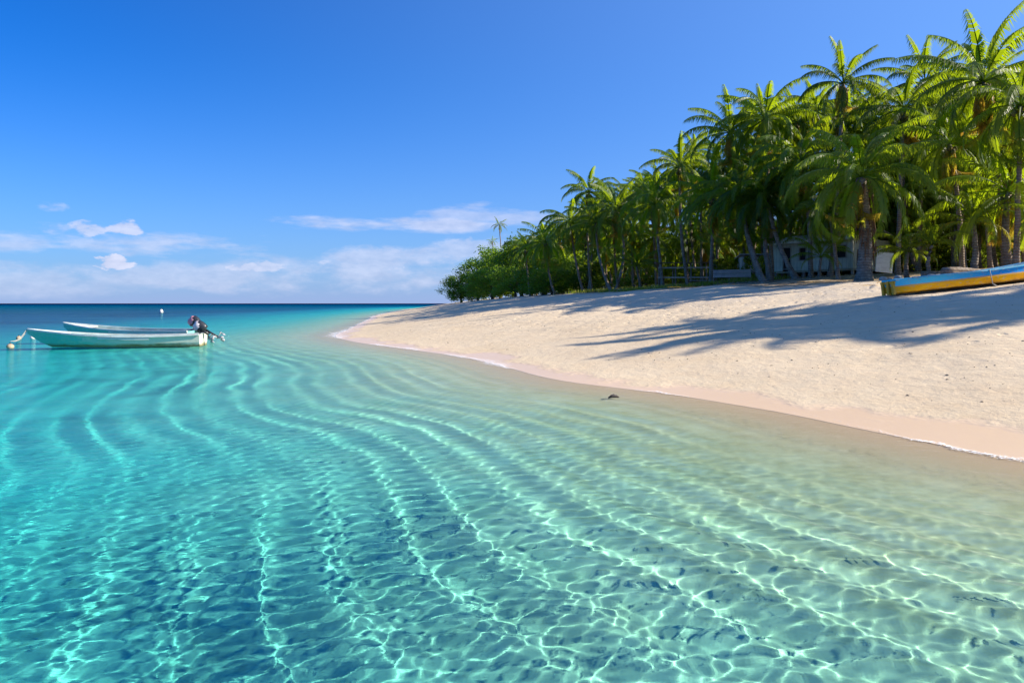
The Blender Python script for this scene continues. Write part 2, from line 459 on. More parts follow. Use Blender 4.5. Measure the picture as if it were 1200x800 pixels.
# the body of water itself: absorbs red first; its top follows the surface a few millimetres above it
off = .0035 + 1e-5 * np.hypot(WX, WY)
ix_ = np.unique(np.r_[0:len(wx):2, len(wx) - 1]); iy_ = np.unique(np.r_[0:len(wy):2, len(wy) - 1])
BX, BY, BZ = WX[np.ix_(iy_, ix_)], WY[np.ix_(iy_, ix_)], (WZ + off)[np.ix_(iy_, ix_)]
ny_, nx_ = BX.shape
ring = np.array([i for i in range(nx_)] + [j * nx_ + nx_ - 1 for j in range(1, ny_)] + [(ny_ - 1) * nx_ + i for i in range(nx_ - 2, -1, -1)] + [j * nx_ for j in range(ny_ - 2, 0, -1)], dtype=np.int32)
tv = np.stack([BX, BY, BZ], -1).reshape(-1, 3); nv = len(tv)
bv = tv[ring].copy(); bv[:, 2] = -90
i_ = np.arange((ny_ - 1) * (nx_ - 1)); r_, c_ = i_ // (nx_ - 1), i_ % (nx_ - 1); a_ = r_ * nx_ + c_
q_top = np.stack([a_, a_ + 1, a_ + nx_ + 1, a_ + nx_], -1)
k_ = np.arange(len(ring)); k2_ = (k_ + 1) % len(ring)
q_side = np.stack([ring[k_], nv + k_, nv + k2_, ring[k2_]], -1)
quads = np.concatenate([q_top, q_side]).astype(np.int32)
loops = np.concatenate([quads.ravel(), (nv + k_[::-1]).astype(np.int32)]).astype(np.int32)
mb_ = bpy.data.meshes.new('water_body'); allv = np.concatenate([tv, bv]).astype(np.float32)
mb_.vertices.add(len(allv)); mb_.vertices.foreach_set('co', allv.ravel())
mb_.loops.add(len(loops)); mb_.loops.foreach_set('vertex_index', loops)
mb_.polygons.add(len(quads) + 1)
mb_.polygons.foreach_set('loop_start', np.arange(0, len(quads) * 4 + 1, 4, dtype=np.int32))
mb_.polygons.foreach_set('loop_total', np.r_[np.full(len(quads), 4), len(ring)].astype(np.int32))
mb_.update(calc_edges=True); mb_.materials.append(depth_material())
body = link(bpy.data.objects.new('water_body', mb_)); tag(body, 'blue tinted body of the lagoon', 'sea', kind='structure')
# ------------------------------------------------------------------ plants
def leaf_material(name, low, high, old, trans, tmul=1.0, rough=.45):
    """thin leaf: reflects a little, lets sunlight glow through; tone attribute runs young .. old"""
    t = NT(name)
    tone = t.n('Attribute', _attribute_name='tone').outputs['Fac']
    rnd = t.n('ObjectInfo').outputs['Random']
    geo = t.n('TexCoord').outputs['Object']
    n = t.noise(geo, 1.7, 3, .6)
    f = t.math('ADD', t.math('MULTIPLY', rnd, .65), t.math('MULTIPLY', n, .40))
    c = t.mix(t.mapr(f, .2, .8), low, high)
    c = t.mix(t.mapr(tone, .55, .95), c, old)
    b = t.n('BsdfPrincipled', Base__Color=c, Roughness=rough)
    t.set(b, 'Specular IOR Level', .35)
    tc = t.mix(t.mapr(tone, .55, .95), t.mix(t.mapr(f, .2, .8), trans, tuple(min(1, q * 1.35) for q in trans)), tuple(min(1, q * 2.2) for q in old))
    tr = t.n('BsdfTranslucent', Color=tc)
    return t.surface(t.n('MixShader', i0=.5 * tmul, i1=b, i2=tr))

M_FROND = leaf_material('palm_frond', (.020, .062, .010), (.088, .155, .013), (.38, .23, .03), (.34, .45, .008))
M_LEAF = leaf_material('broad_leaf', (.045, .115, .014), (.105, .20, .02), (.25, .22, .04), (.26, .40, .015))
M_SHRUB = leaf_material('shrub_leaf', (.030, .080, .010), (.090, .150, .018), (.34, .28, .04), (.28, .36, .015))
M_GRASS = leaf_material('grass_blade', (.07, .12, .018), (.16, .20, .03), (.32, .27, .09), (.26, .34, .03))

def bark_material():
    t = NT('palm_bark')
    tc = t.n('TexCoord').outputs['Object']
    rnd = t.n('ObjectInfo').outputs['Random']
    sep_ = t.n('SeparateXYZ', Vector=tc)
    n = t.noise(tc, 3.0, 4, .6)
    rings = t.math('SINE', t.math('ADD', t.math('MULTIPLY', sep_.outputs[2], 42), t.math('MULTIPLY', n, 5)))
    c = t.mix(t.mapr(n, .3, .7), (.15, .115, .085), (.34, .29, .235))
    c = t.mix(t.mapr(rings, .2, 1, 0, .55), c, (.095, .07, .05))
    c = t.mix(t.math('MULTIPLY', t.mapr(t.noise(tc, 9, 3, .6), .55, .7), .6), c, (.42, .38, .32))
    c = t.mix(t.math('MULTIPLY', rnd, .4), c, (.20, .115, .07))
    b = t.n('BsdfPrincipled', Base__Color=c, Roughness=.9)
    t.set(b, 'Specular IOR Level', .15)
    t.set(b, 'Normal', t.bump(t.math('ADD', t.math('MULTIPLY', rings, .4), n), .8, .03))
    return t.surface(b)
M_BARK = bark_material()
M_WOODBARK = pmat('tree_bark', (.16, .125, .09), .9, .45, 4, .6, 18)
M_FIBRE = pmat('palm_fibre', (.19, .10, .05), .95, .5, 9, .8, 30, stretch=(3, 3, .6))
M_NUT = pmat('coconut_husk', (.20, .17, .05), .6, .5, 5)

def mesh_with_tone(mb, name, mats, tones, smooth=False):
    me = mb.mesh(name, mats, smooth)
    attr(me, 'tone', tones)
    return me

def add_frond(mb, tones, L, az, e0, droop, g, tone, nl=44, lw=.06, llen=.95, twist=0.0):
    """one pinnate frond from the origin: a drooping rib with two rows of hanging leaflets"""
    N = 14
    pts = [Vector((0, 0, 0))]; e = e0
    ca, sa = math.cos(az), math.sin(az)
    side_bend = g.uniform(-.25, .25)
    dirs = []
    for i in range(N):
        t = (i + .5) / N
        e_t = e0 - droop * t ** 1.35
        a_t = az + side_bend * t
        d = Vector((math.cos(e_t) * math.cos(a_t), math.cos(e_t) * math.sin(a_t), math.sin(e_t)))
        dirs.append(d); pts.append(pts[-1] + d * (L / N))
    n0 = len(mb.v)
    rad = [.045 * (1 - .9 * i / N) * L / 5 + .004 for i in range(N + 1)]
    mb.tube(pts, rad, 4, 1)
    tones.extend([tone] * (len(mb.v) - n0))
    for k in range(nl):
        if g.random() < .06: continue
        t = .16 + .83 * (k + .5) / nl
        q = t * N; i = min(int(q), N - 1); f = q - i
        p = pts[i].lerp(pts[i + 1], f); d = dirs[i]
        side = d.cross(Vector((0, 0, 1)))
        if side.length < .05: side = Vector((-sa, ca, 0))
        side.normalize(); up = side.cross(d).normalized()
        prof = math.sin(math.pi * min(1, (t - .10) / .92) ** .75) ** .8
        ll = llen * (.30 + .70 * prof) * (L / 5) * g.uniform(.72, 1.12)
        for s in (-1, 1):
            fwd = .45 + .55 * t + .35 * max(0, d.z)
            out = (side * s + up * (.05 - .35 * t) + d * fwd + Vector((0, 0, -.25))).normalized()
            hang = g.uniform(1.0, 2.6) * (.8 + .5 * t)
            m1 = p + out * ll * .36
            d2 = (out + Vector((0, 0, -1)) * hang + Vector((g.uniform(-.12, .12), g.uniform(-.12, .12), 0))).normalized()
            e1 = m1 + d2 * ll * .64
            w = d * (lw * (.55 + .6 * prof) * L / 5)
            b = len(mb.v)
            mb.v.extend([tuple(p - w * .5), tuple(p + w * .5), tuple(m1 + w * .55), tuple(m1 - w * .45), tuple(e1)])
            mb.f.extend([(b, b + 1, b + 2, b + 3), (b + 3, b + 2, b + 4)]); mb.m.extend([0, 0])
            tv = min(1, max(0, tone + g.uniform(-.07, .07) + (.12 if t > .93 else 0)))
            tones.extend([tv] * 5)

def crown_mesh(name, seed, n=24, L=5.0, up=1.35, down=-.75, droop=1.25, old=3, nl=56, lw=.072, llen=1.0, lean=None):
    g = random.Random(seed); mb = MB(); tones = []
    for i in range(n):
        u = i / (n - 1)                                   # young upright fronds first, old hanging ones last
        e0 = up + (down - up) * u ** .9 + g.uniform(-.12, .12)
        az = i * 2.39996 + g.uniform(-.3, .3)
        ln = L * (.72 + .33 * math.sin(math.pi * min(1, .18 + u * .75))) * g.uniform(.9, 1.08)
        dr = droop * (.85 + .75 * min(1, u * 1.5)) * g.uniform(.7, 1.3)
        tone = .10 + .50 * u + g.uniform(-.08, .08)
        if i >= n - old: tone = g.uniform(.62, .98); e0 = g.uniform(-1.35, -.9); ln *= .85
        add_frond(mb, tones, ln, az, e0, dr, g, tone, nl, lw, llen)
    # spear leaf
    add_frond(mb, tones, L * .5, g.uniform(0, 6), 1.5, .1, g, .1, 16, lw * .6, .3)
    return mesh_with_tone(mb, name, [M_FROND, M_FROND], tones)

def nut_mesh(seed):
    g = random.Random(seed); mb = MB()
    for k in range(9):
        a = k * 2.4; r = g.uniform(.22, .36)
        mb.ball((r * math.cos(a), r * math.sin(a), -.28 - g.uniform(0, .35)), g.uniform(.11, .15), 8, 6, (1, 1, 1.25))
    return mb.mesh('coconut_cluster', M_NUT, True)

CROWNS = [crown_mesh('crown', 101, 36, 4.6, 1.35, -.95, 1.35, 6), crown_mesh('crown', 102, 32, 4.9, 1.45, -1.05, 1.25, 8), crown_mesh('crown', 103, 38, 4.5, 1.3, -.9, 1.6, 6),
          crown_mesh('crown', 104, 27, 4.7, 1.4, -1.05, 1.15, 7), crown_mesh('crown', 105, 36, 5.0, 1.4, -.95, 1.45, 8), crown_mesh('crown', 106, 30, 4.4, 1.2, -1.0, 1.7, 5),
          crown_mesh('crown', 107, 34, 4.8, 1.3, -1.1, 1.3, 9), crown_mesh('crown', 108, 29, 4.6, 1.45, -.85, 1.5, 6)]
CROWN_YOUNG = [crown_mesh('crown', 111, 16, 4.0, 1.4, .15, 1.25, 1, 40, .07, .85), crown_mesh('crown', 112, 14, 4.0, 1.45, .3, 1.1, 0, 40, .07, .85)]
CROWN_THIN = crown_mesh('crown', 121, 17, 4.6, 1.2, -.55, 1.15, 1, 40, .075, .85)
NUTS = [nut_mesh(5), nut_mesh(6)]

def trunk_mesh(base_r, top_r, curve, H, seed, n=14, flare=1.7):
    g = random.Random(seed); mb = MB()
    pts, rad = [], []
    for i in range(n + 1):
        t = i / n
        c = curve(t)
        pts.append(Vector((c[0], c[1], t * (H + .35) - .35)) + Vector((g.uniform(-.02, .02), g.uniform(-.02, .02), 0)))
        rad.append((base_r + (top_r - base_r) * t ** .6) * (1 + (flare - 1) * math.exp(-t * H / .45)) * g.uniform(.95, 1.05))
    mb.tube(pts, rad, 10)
    return mb.mesh('trunk', M_BARK, True)

PALM_N = [0]
def palm(crown_at, base_xy, label, group='coconut palms of the beach grove', frond=1.0, kind=None, nuts=True, base_r=.17, bow=.0, rz=None, skirt=False, name='coconut_palm', bz=None):
    """crown_at: world point of the growing tip; base_xy: foot on the ground"""
    PALM_N[0] += 1; k = PALM_N[0]; g = random.Random(1000 + k)
    bx_, by_ = base_xy; zb = ground(bx_, by_) if bz is None else bz
    root = empty(name, (bx_, by_, zb)); tag(root, label, 'palm tree', group)
    dx, dy, H = crown_at[0] - bx_, crown_at[1] - by_, max(.5, crown_at[2] - zb)
    sb = g.uniform(-.35, .35) if not bow else bow
    def curve(t):
        s = t ** (.75) if abs(dx) + abs(dy) > 1.2 else t
        q = math.sin(math.pi * t) * sb
        return (dx * s + q, dy * s + q * .4)
    link(bpy.data.objects.new('trunk', trunk_mesh(base_r, base_r * .62, curve, H, k)), root)
    me_ = CROWNS[k % len(CROWNS)] if kind is None else kind
    c = link(bpy.data.objects.new('crown', me_), root)
    c.location = (dx, dy, H); c.scale = [frond * g.uniform(.94, 1.05)] * 3
    c.rotation_euler = (g.uniform(-.1, .1), g.uniform(-.1, .1), g.uniform(0, 6.28) if rz is None else rz)
    if nuts:
        nn = link(bpy.data.objects.new('coconut_cluster', NUTS[k % 2]), root); nn.location = (dx, dy, H); nn.rotation_euler = (0, 0, g.uniform(0, 6)); nn.scale = [frond] * 3
    if skirt:
        mb = MB(); gg = random.Random(3)
        for q in range(46):
            a = gg.uniform(0, 6.28); tt = gg.uniform(.25, .98); r0 = base_r * .8
            c0 = curve(tt); z0 = tt * H
            d0 = Vector((math.cos(a), math.sin(a), 0))
            p0 = Vector((c0[0], c0[1], z0)) + d0 * r0 * .7; ln = gg.uniform(.4, 1.1)
            mb.tube([p0, p0 + d0 * .22 + Vector((0, 0, .05)), p0 + d0 * .32 - Vector((0, 0, ln))], [.07, .06, .015], 4)
        mb.build('dead_frond_skirt', M_FIBRE, root)
    return root

def dpt(xp, Y):
    return ((xp - 600) / 800 * Y, Y)

G1 = 'coconut palms of the beach grove'
# crown pixel, depth, foot pixel column, foot depth, label, options
FRONT = [
    ((1009, 208), 37, 1012, 37, 'stout palm with brown fibre hanging down its short thick trunk, right of the house', dict(frond=1.0, base_r=.42, skirt=True, kind=CROWNS[4], nuts=False)),
    ((988, 98), 47, 972, 46, 'tall palm whose open ragged crown stands clear of the grove above the house', dict(frond=.80, kind=CROWNS[3])),
    ((1152, 96), 37, 1180, 37, 'tallest palm of the grove, its upright fronds reaching highest against the sky', dict(frond=1.02, kind=CROWNS[1], bow=.5)),
    ((1084, 98), 48, 1076, 48, 'palm with a small crown just left of the tallest palm', dict(frond=.82, kind=CROWNS[3])),
    ((1196, 124), 34, 1190, 35, 'palm with long hanging fronds cut by the right edge of the photo', dict(frond=.95)),
    ((1060, 128), 44, 1052, 44, 'dense green palm between the house palm and the tallest palm', dict(frond=.95)),
    ((1112, 168), 40, 1128, 40, 'palm with drooping crown just left of the tallest palm trunk', dict(frond=.95)),
    ((897, 140), 52, 905, 52, 'palm with upright yellow fronds on the step of the skyline above the house', dict(frond=.98, kind=CROWNS[0])),
    ((856, 156), 55, 893, 55, 'palm with bushy crown above the low plank fence', dict(frond=.95)),
    ((898, 236), 49, 938, 47, 'leaning palm whose pale trunk crosses the left end of the house', dict(frond=.92, bow=-.15, base_r=.2)),
    ((893, 222), 50, 904, 48, 'straight grey palm beside the leaning palm at the house corner', dict(frond=.85, base_r=.2)),
    ((868, 232), 51, 899, 46.5, 'palm leaning left from the sand in front of the white shed', dict(frond=.95, kind=CROWNS[2], base_r=.22)),
    ((938, 190), 47, 950, 47, 'dark palm with broad arching fronds over the left part of the house', dict(frond=1.02, kind=CROWNS[2])),
    ((836, 232), 55, 832, 54, 'palm with a heavy dark crown hanging low over the plank fence', dict(frond=1.0)),
    ((797, 196), 61, 808, 60, 'palm with blue green fronds spreading left on the middle of the skyline', dict(frond=.9)),
    ((768, 240), 63, 778, 63, 'palm with yellow lit fronds behind the small dark palm', dict(frond=.9, kind=CROWNS[4])),
    ((722, 246), 70, 720, 68, 'palm with a wide star of yellowing fronds and upright spears', dict(frond=1.0, kind=CROWNS[1], bow=.9)),
    ((668, 262), 77, 686, 76, 'palm with a dark drooping crown leaning left over the sand', dict(frond=.98, kind=CROWNS[2])),
    ((698, 262), 72, 719, 68.5, 'leaning palm crossing the star shaped palm at its foot', dict(frond=.85)),
    ((690, 226), 80, 694, 78, 'palm standing behind the dark drooping palm', dict(frond=.85)),
    ((746, 312), 66, 752, 66, 'small young palm with dark upright fronds on the edge of the sand', dict(frond=.92, kind=CROWN_YOUNG[0], nuts=False, base_r=.16)),
    ((640, 284), 90, 652, 88, 'palm beside the leafy trees, its crown half merged with them', dict(frond=.95)),
    ((616, 292), 100, 622, 99, 'leftmost grove palm rising out of the broadleaf trees', dict(frond=.9)),
    ((1140, 262), 36, 1139, 36, 'low dark palm arching above the yellow and blue boat', dict(frond=.85, kind=CROWN_YOUNG[1], nuts=False, base_r=.2)),
    ((1064, 296), 37.5, 1066, 37.5, 'short young palm just right of the stout fibrous palm', dict(frond=.62, kind=CROWN_YOUNG[0], nuts=False, base_r=.14)),
    ((1092, 288), 36, 1094, 36, 'small palm arching above the blunt near end of the yellow boat', dict(frond=.55, kind=CROWN_YOUNG[1], nuts=False, base_r=.12)),
    ((1182, 226), 36, 1186, 35.5, 'palm with thick grey trunk behind the far end of the yellow boat', dict(frond=.9, base_r=.24)),
    ((962, 302), 46, 960, 46, 'young palm with dark spreading fronds in front of the house wall', dict(frond=.62, kind=CROWN_YOUNG[1], nuts=False, base_r=.12)),
    ((972, 250), 44, 985, 42, 'slim palm leaning in front of the house window', dict(frond=.68, base_r=.14, nuts=False)),
]
for (cp, Y, fx, fy, lab, kw) in FRONT:
    palm(at(cp[0], cp[1], Y), dpt(fx, fy), lab, G1, **kw)

# two slender palms far behind the leafy trees
for (cp, Y, fr, lab) in (((585, 264), 170, .62, 'taller of two slender far palms standing above the leafy trees'), ((577, 283), 176, .42, 'shorter of two slender far palms above the leafy trees')):
    p = at(cp[0], cp[1], Y)
    palm(p, (p.x + .6, Y), lab, 'slender far palms', fr, CROWN_THIN, nuts=False, base_r=.2)

# palms deeper in the grove
ENV = ([600, 625, 650, 690, 720, 750, 790, 830, 870, 900, 940, 985, 1040, 1080, 1110, 1150, 1200, 1260, 1400], [296, 280, 254, 230, 218, 206, 182, 140, 114, 108, 104, 90, 90, 80, 82, 66, 62, 66, 66])
YENV = ([600, 650, 700, 800, 900, 1010, 1100, 1200, 1300], [112, 96, 80, 66, 55, 47, 44, 41, 39])
gg = random.Random(77)
deep = []
for i in range(84):
    xp = 612 + (1215 - 612) * (i + gg.uniform(-.4, .4)) / 83
    Y = np.interp(xp, *YENV) * gg.uniform(1.02, 1.40)
    fr = gg.uniform(.68, .95)
    top = np.interp(xp, *ENV) + 5 * fr * .55 * 800 / Y
    yp = top + gg.uniform(0, 1) ** 1.2 * (285 - top) * .75
    deep.append((xp, yp, Y, fr))
for (xp, yp, Y, fr) in deep:
    p = at(xp, yp, Y)
    palm(p, (p.x + gg.uniform(-.9, 1.3), Y + gg.uniform(-.5, .5)), 'coconut palm standing deep in the grove behind the front row', 'coconut palms deep in the grove', fr, base_r=gg.uniform(.14, .2), nuts=gg.random() < .5)

# middle storey: half-grown palms whose full crowns hang in front of the taller trunks
for i in range(40):
    xp = 650 + (1205 - 650) * (i + gg.uniform(-.4, .4)) / 39; Y = np.interp(xp, *YENV) * gg.uniform(1.05, 1.32)
    if 890 < xp < 1010: Y = max(Y * 1.2, 58)
    x, y = dpt(xp, Y); h = gg.uniform(3.8, 6.8)
    palm(Vector((x - gg.uniform(-.3, 1.2), y, ground(x, y) + h)), (x, y), 'half grown palm whose crown hangs low between the taller trunks', 'half grown palms of the grove', gg.uniform(.75, 1.0), base_r=.15, nuts=False)

# understorey: young palms filling the space between the trunks
for i in range(34):
    xp = 650 + (1205 - 650) * (i + gg.uniform(-.4, .4)) / 33; Y = np.interp(xp, *YENV) * gg.uniform(1.06, 1.35)
    if 890 < xp < 1015: Y = max(Y * 1.25, 60)
    x, y = dpt(xp, Y); h = gg.uniform(.8, 4.2)
    palm(Vector((x + gg.uniform(-.3, .3), y, ground(x, y) + h)), (x, y), 'young palm with arching fronds in the shade between the palm trunks', 'young palms in the understorey', gg.uniform(.7, 1.1), CROWN_YOUNG[i % 2], nuts=False, base_r=.14)

# palms of the same grove just past the right edge: their shadows cross the sand in view
for i, (x, y, H, fr) in enumerate(((30.6, 20.6, 11.5, .95), (34, 22.8, 13, .9), (36.2, 19.4, 13, 1.0), (39, 21.4, 13, .95), (41.8, 18.6, 12.5, 1.0), (39, 17.2, 12, .9))):
    palm(Vector((x - gg.uniform(.3, 1.6), y - gg.uniform(0, .8), ground(x, y) + H)), (x, y), 'coconut palm at the far end of the yellow boat beyond the edge of the view', 'coconut palms past the yellow boat', fr)

# ------------------------------------------------------------------ broadleaf trees and shrubs
def leaf_cloud(mb, tones, centre, rad, n, size, g, shell=.55):
    for _ in range(n):
        d = Vector((g.gauss(0, 1), g.gauss(0, 1), g.gauss(0, 1)))
        if d.length < 1e-3: continue
        d.normalize(); r = (shell + (1 - shell) * g.random()) * (1 + g.gauss(0, .10))
        p = Vector(centre) + Vector((d.x * rad[0], d.y * rad[1], d.z * rad[2])) * r
        nrm = (d * .55 + Vector((g.gauss(0, .5), g.gauss(0, .5), .55 + g.gauss(0, .45)))).normalized()
        u = nrm.cross(Vector((g.gauss(0, 1), g.gauss(0, 1), g.gauss(0, 1)))).normalized(); w = nrm.cross(u)
        s = size * g.uniform(.6, 1.25)
        b = len(mb.v)
        mb.v.extend([tuple(p - u * s * .5), tuple(p + w * s * .27 - nrm * s * .05), tuple(p + u * s * .5 - nrm * s * .12), tuple(p - w * s * .27 - nrm * s * .05)])
        mb.f.append((b, b + 1, b + 2, b + 3)); mb.m.append(0)
        tv = g.uniform(.05, .5) if g.random() > .05 else g.uniform(.5, .95)
        tones.extend([tv] * 4)

def broad_meshes(seed, H, W, nclump, nleaf, size, mat=None, low=.12):
    g = random.Random(seed)
    tr = MB(); cr = MB(); tones = []
    tips = []
    th = H * .3
    tr.tube([(0, 0, -.3), (g.uniform(-.2, .2), g.uniform(-.2, .2), th * .6), (g.uniform(-.3, .3), g.uniform(-.3, .3), th)], [.032 * H, .024 * H, .018 * H], 8)
    for k in range(nclump):
        a = k * 2.4 + g.uniform(-.4, .4); u = (k + .5) / nclump
        z = H * (low + (.93 - low) * u)
        r = W * math.sqrt(max(0.02, 1 - ((z / H - .42) / .62) ** 2)) * g.uniform(.45, .95)
        c = (r * math.cos(a), r * math.sin(a), z)
        q = g.uniform(.16, .27)
        leaf_cloud(cr, tones, c, (W * q * 1.45, W * q * 1.45, H * q * .62), nleaf, size, g, .35)
        if k % 2 == 0:
            s = Vector((0, 0, min(th, z * .5)))
            m = s.lerp(Vector(c), .55) + Vector((0, 0, .08 * H))
            tr.tube([s, m, Vector(c)], [.012 * H, .007 * H, .003 * H], 5)
    return tr.mesh('trunk', M_WOODBARK, True), mesh_with_tone(cr, 'crown', [mat or M_LEAF], tones)

def plant_copy(name, cat, meshes, loc, scale, rz, label, group, parts=('trunk', 'crown')):
    root = empty(name, loc, rz); tag(root, label, cat, group); root.scale = scale
    for nm, me_ in zip(parts, meshes):
        link(bpy.data.objects.new(nm, me_), root)
    return root

BROAD = [broad_meshes(31, 10, 5.2, 46, 190, .42), broad_meshes(32, 9, 5.0, 40, 190, .40), broad_meshes(33, 8, 5.5, 44, 180, .40)]
SHRUB = [broad_meshes(41, 2.0, 1.3, 16, 75, .20, M_SHRUB, .18), broad_meshes(42, 1.6, 1.5, 16, 75, .17, M_SHRUB, .18)]
# the leafy trees at the far point of the beach: column of the middle, top row, depth, width in pixels, label
LEAFY = [
    (541, 322, 150, 40, 'lowest leafy tree, at the seaward tip of the grove'),
    (560, 303, 146, 50, 'rounded leafy tree second from the seaward tip'),
    (586, 288, 140, 58, 'sunlit yellow green leafy tree below the two slender far palms'),
    (577, 316, 130, 50, 'dark leafy tree low in front of the sunlit one'),
    (612, 280, 126, 58, 'tall leafy tree where the palms begin'),
    (604, 312, 116, 52, 'shaded leafy tree close to the sand below the leftmost palm'),
    (636, 292, 108, 56, 'leafy tree filling the gap under the first palms'),
    (646, 314, 94, 50, 'bushy tree at the sand edge under the first palms'),
    (664, 300, 100, 50, 'small leafy tree behind the dark drooping palm'),
    (690, 306, 92, 46, 'leafy tree in the shade behind the star shaped palm'),
]
for i, (xp, yt, Y, w, lab) in enumerate(LEAFY):
    k = i % 3; x, y = dpt(xp, Y); zb = ground(x, y)
    H = CAM_H - (yt - 355.5) / 800 * Y - zb; W = w / 800 * Y / 2 * 1.3
    H0, W0 = ((10, 5.2), (9, 5.0), (8, 5.5))[k]
    plant_copy('broadleaf_tree', 'tree', BROAD[k], (x, y, zb), (W / W0, W / W0, H / H0 * 1.02), i * 1.3, lab, 'leafy trees at the far point')
# trees closing the view behind the palms
for i in range(26):
    xp = 606 + (1225 - 606) * i / 25 + gg.uniform(-10, 10); Y = np.interp(xp, *YENV) * (gg.uniform(1.45, 1.7) if xp > 700 else gg.uniform(1.15, 1.4))
    x, y = dpt(xp, Y); k = i % 3; s = gg.uniform(.75, 1.05)
    plant_copy('broadleaf_tree', 'tree', BROAD[k], (x, y, ground(x, y)), (s * 1.1, s * 1.1, s), gg.uniform(0, 6), 'broadleaf tree closing the view deep behind the palm grove', 'broadleaf trees deep behind the palms')
# undergrowth at the feet of the palms
for i in range(64):
    xp = 640 + (1200 - 640) * (i + gg.uniform(-.4, .4)) / 63; Y = np.interp(xp, *YENV) * gg.uniform(1.08, 1.35)
    if 895 < xp < 1040: Y *= 1.3
    x, y = dpt(xp, Y); s = gg.uniform(.6, 1.6)
    plant_copy('shrub', 'shrub', SHRUB[i % 2], (x, y, ground(x, y)), (s * 1.1, s * 1.1, s), gg.uniform(0, 6), 'low leafy shrub growing among the palm trunks', 'shrubs under the palms', ('stem', 'foliage'))

# grass along the edge of the grove
def grass(name, label, n, test):
    g = np.random.default_rng(9)
    xs = g.uniform(-5, 40, n * 8); ys = g.uniform(26, 110, n * 8)
    m = (ys > 24) & test(xs, ys); xs, ys = xs[m], ys[m]
    d = shore_sd(xs, ys)[0]; ed = 22.5 + 1.6 * snoise(xs, ys, 7, 55)
    pn = snoise(xs, ys, 5, 56)
    m = (d > ed) & (d < ed + 9) & (pn > -.25 + g.normal(0, .25, len(xs))); xs, ys = xs[m][:n], ys[m][:n]
    z = terrain(xs, ys)
    h = g.uniform(.12, .42, len(xs)); a = g.uniform(0, 6.28, len(xs)); w = .035 + ys / 2500
    ln = g.normal(0, .35, (len(xs), 2)) * h[:, None]
    v = np.stack([np.stack([xs - np.cos(a) * w, ys - np.sin(a) * w, z - .02], -1), np.stack([xs + np.cos(a) * w, ys + np.sin(a) * w, z - .02], -1), np.stack([xs + ln[:, 0], ys + ln[:, 1], z + h], -1)], 1).reshape(-1, 3)
    me = bpy.data.meshes.new(name); me.from_pydata(v.tolist(), [], np.arange(len(v)).reshape(-1, 3).tolist()); me.materials.append(M_GRASS)
    attr(me, 'tone', np.repeat(g.uniform(.1, .85, len(xs)), 3))
    tag(link(bpy.data.objects.new(name, me)), label, 'grass', kind='stuff')
grass('grass', 'short yellow green grass along the edge of the palm grove', 12000, lambda x, y: (y > 50) & (y < 84))
# ------------------------------------------------------------------ boats
def painted(name, col, wear=(.30, .27, .22), amount=.35, rough=.45, scale=3.0):
    """boat paint: sun-faded, chipped and stained"""
    t = NT(name); tc = t.n('TexCoord').outputs['Object']
    a = t.noise(t.scalev(tc, (.6, 1, 1.6)), scale, 5, .65); b_ = t.noise(t.scalev(tc, (.5, 1, 2)), scale * 3.5, 5, .7)
    c = t.mix(t.mapr(a, .3, .7), tuple(q * .78 for q in col), tuple(min(1, q * 1.12) for q in col))
    c = t.mix(t.mapr(b_, .62 - amount * .18, .70, 0, .85), c, wear)
    b = t.n('BsdfPrincipled', Base__Color=c, Roughness=t.mapr(b_, .3, .7, rough * .8, min(1, rough * 1.6)))
    t.set(b, 'Normal', t.bump(b_, .25, .01))
    return t.surface(b)

def hull_material(name, top, low, zsplit, wear, stain):
    """two-colour hull: topsides above zsplit, band below, weed stain at the waterline"""
    t = NT(name); tc = t.n('TexCoord').outputs['Object']
    z = t.n('SeparateXYZ', Vector=tc).outputs[2]
    n = t.noise(t.scalev(tc, (.8, 1, 2.2)), 3.2, 6, .7); n2 = t.noise(tc, 11, 4, .65)
    f = t.mapr(t.math('ADD', z, t.mapr(n2, .3, .7, -.02, .02)), zsplit - .015, zsplit + .015)
    c = t.mix(f, low, top)
    c = t.mix(t.mapr(n, .35, .75, 0, .55), c, tuple(q * .72 for q in top))
    c = t.mix(t.mapr(n2, .60, .70, 0, .65), c, wear)
    if stain:
        s = t.mapr(t.math('ADD', z, t.mapr(n, .3, .7, -.05, .05)), stain + .07, stain, 0, .92)
        c = t.mix(s, c, (.10, .085, .03))
    b = t.n('BsdfPrincipled', Base__Color=c, Roughness=.48)
    t.set(b, 'Normal', t.bump(n2, .2, .01))
    return t.surface(b)

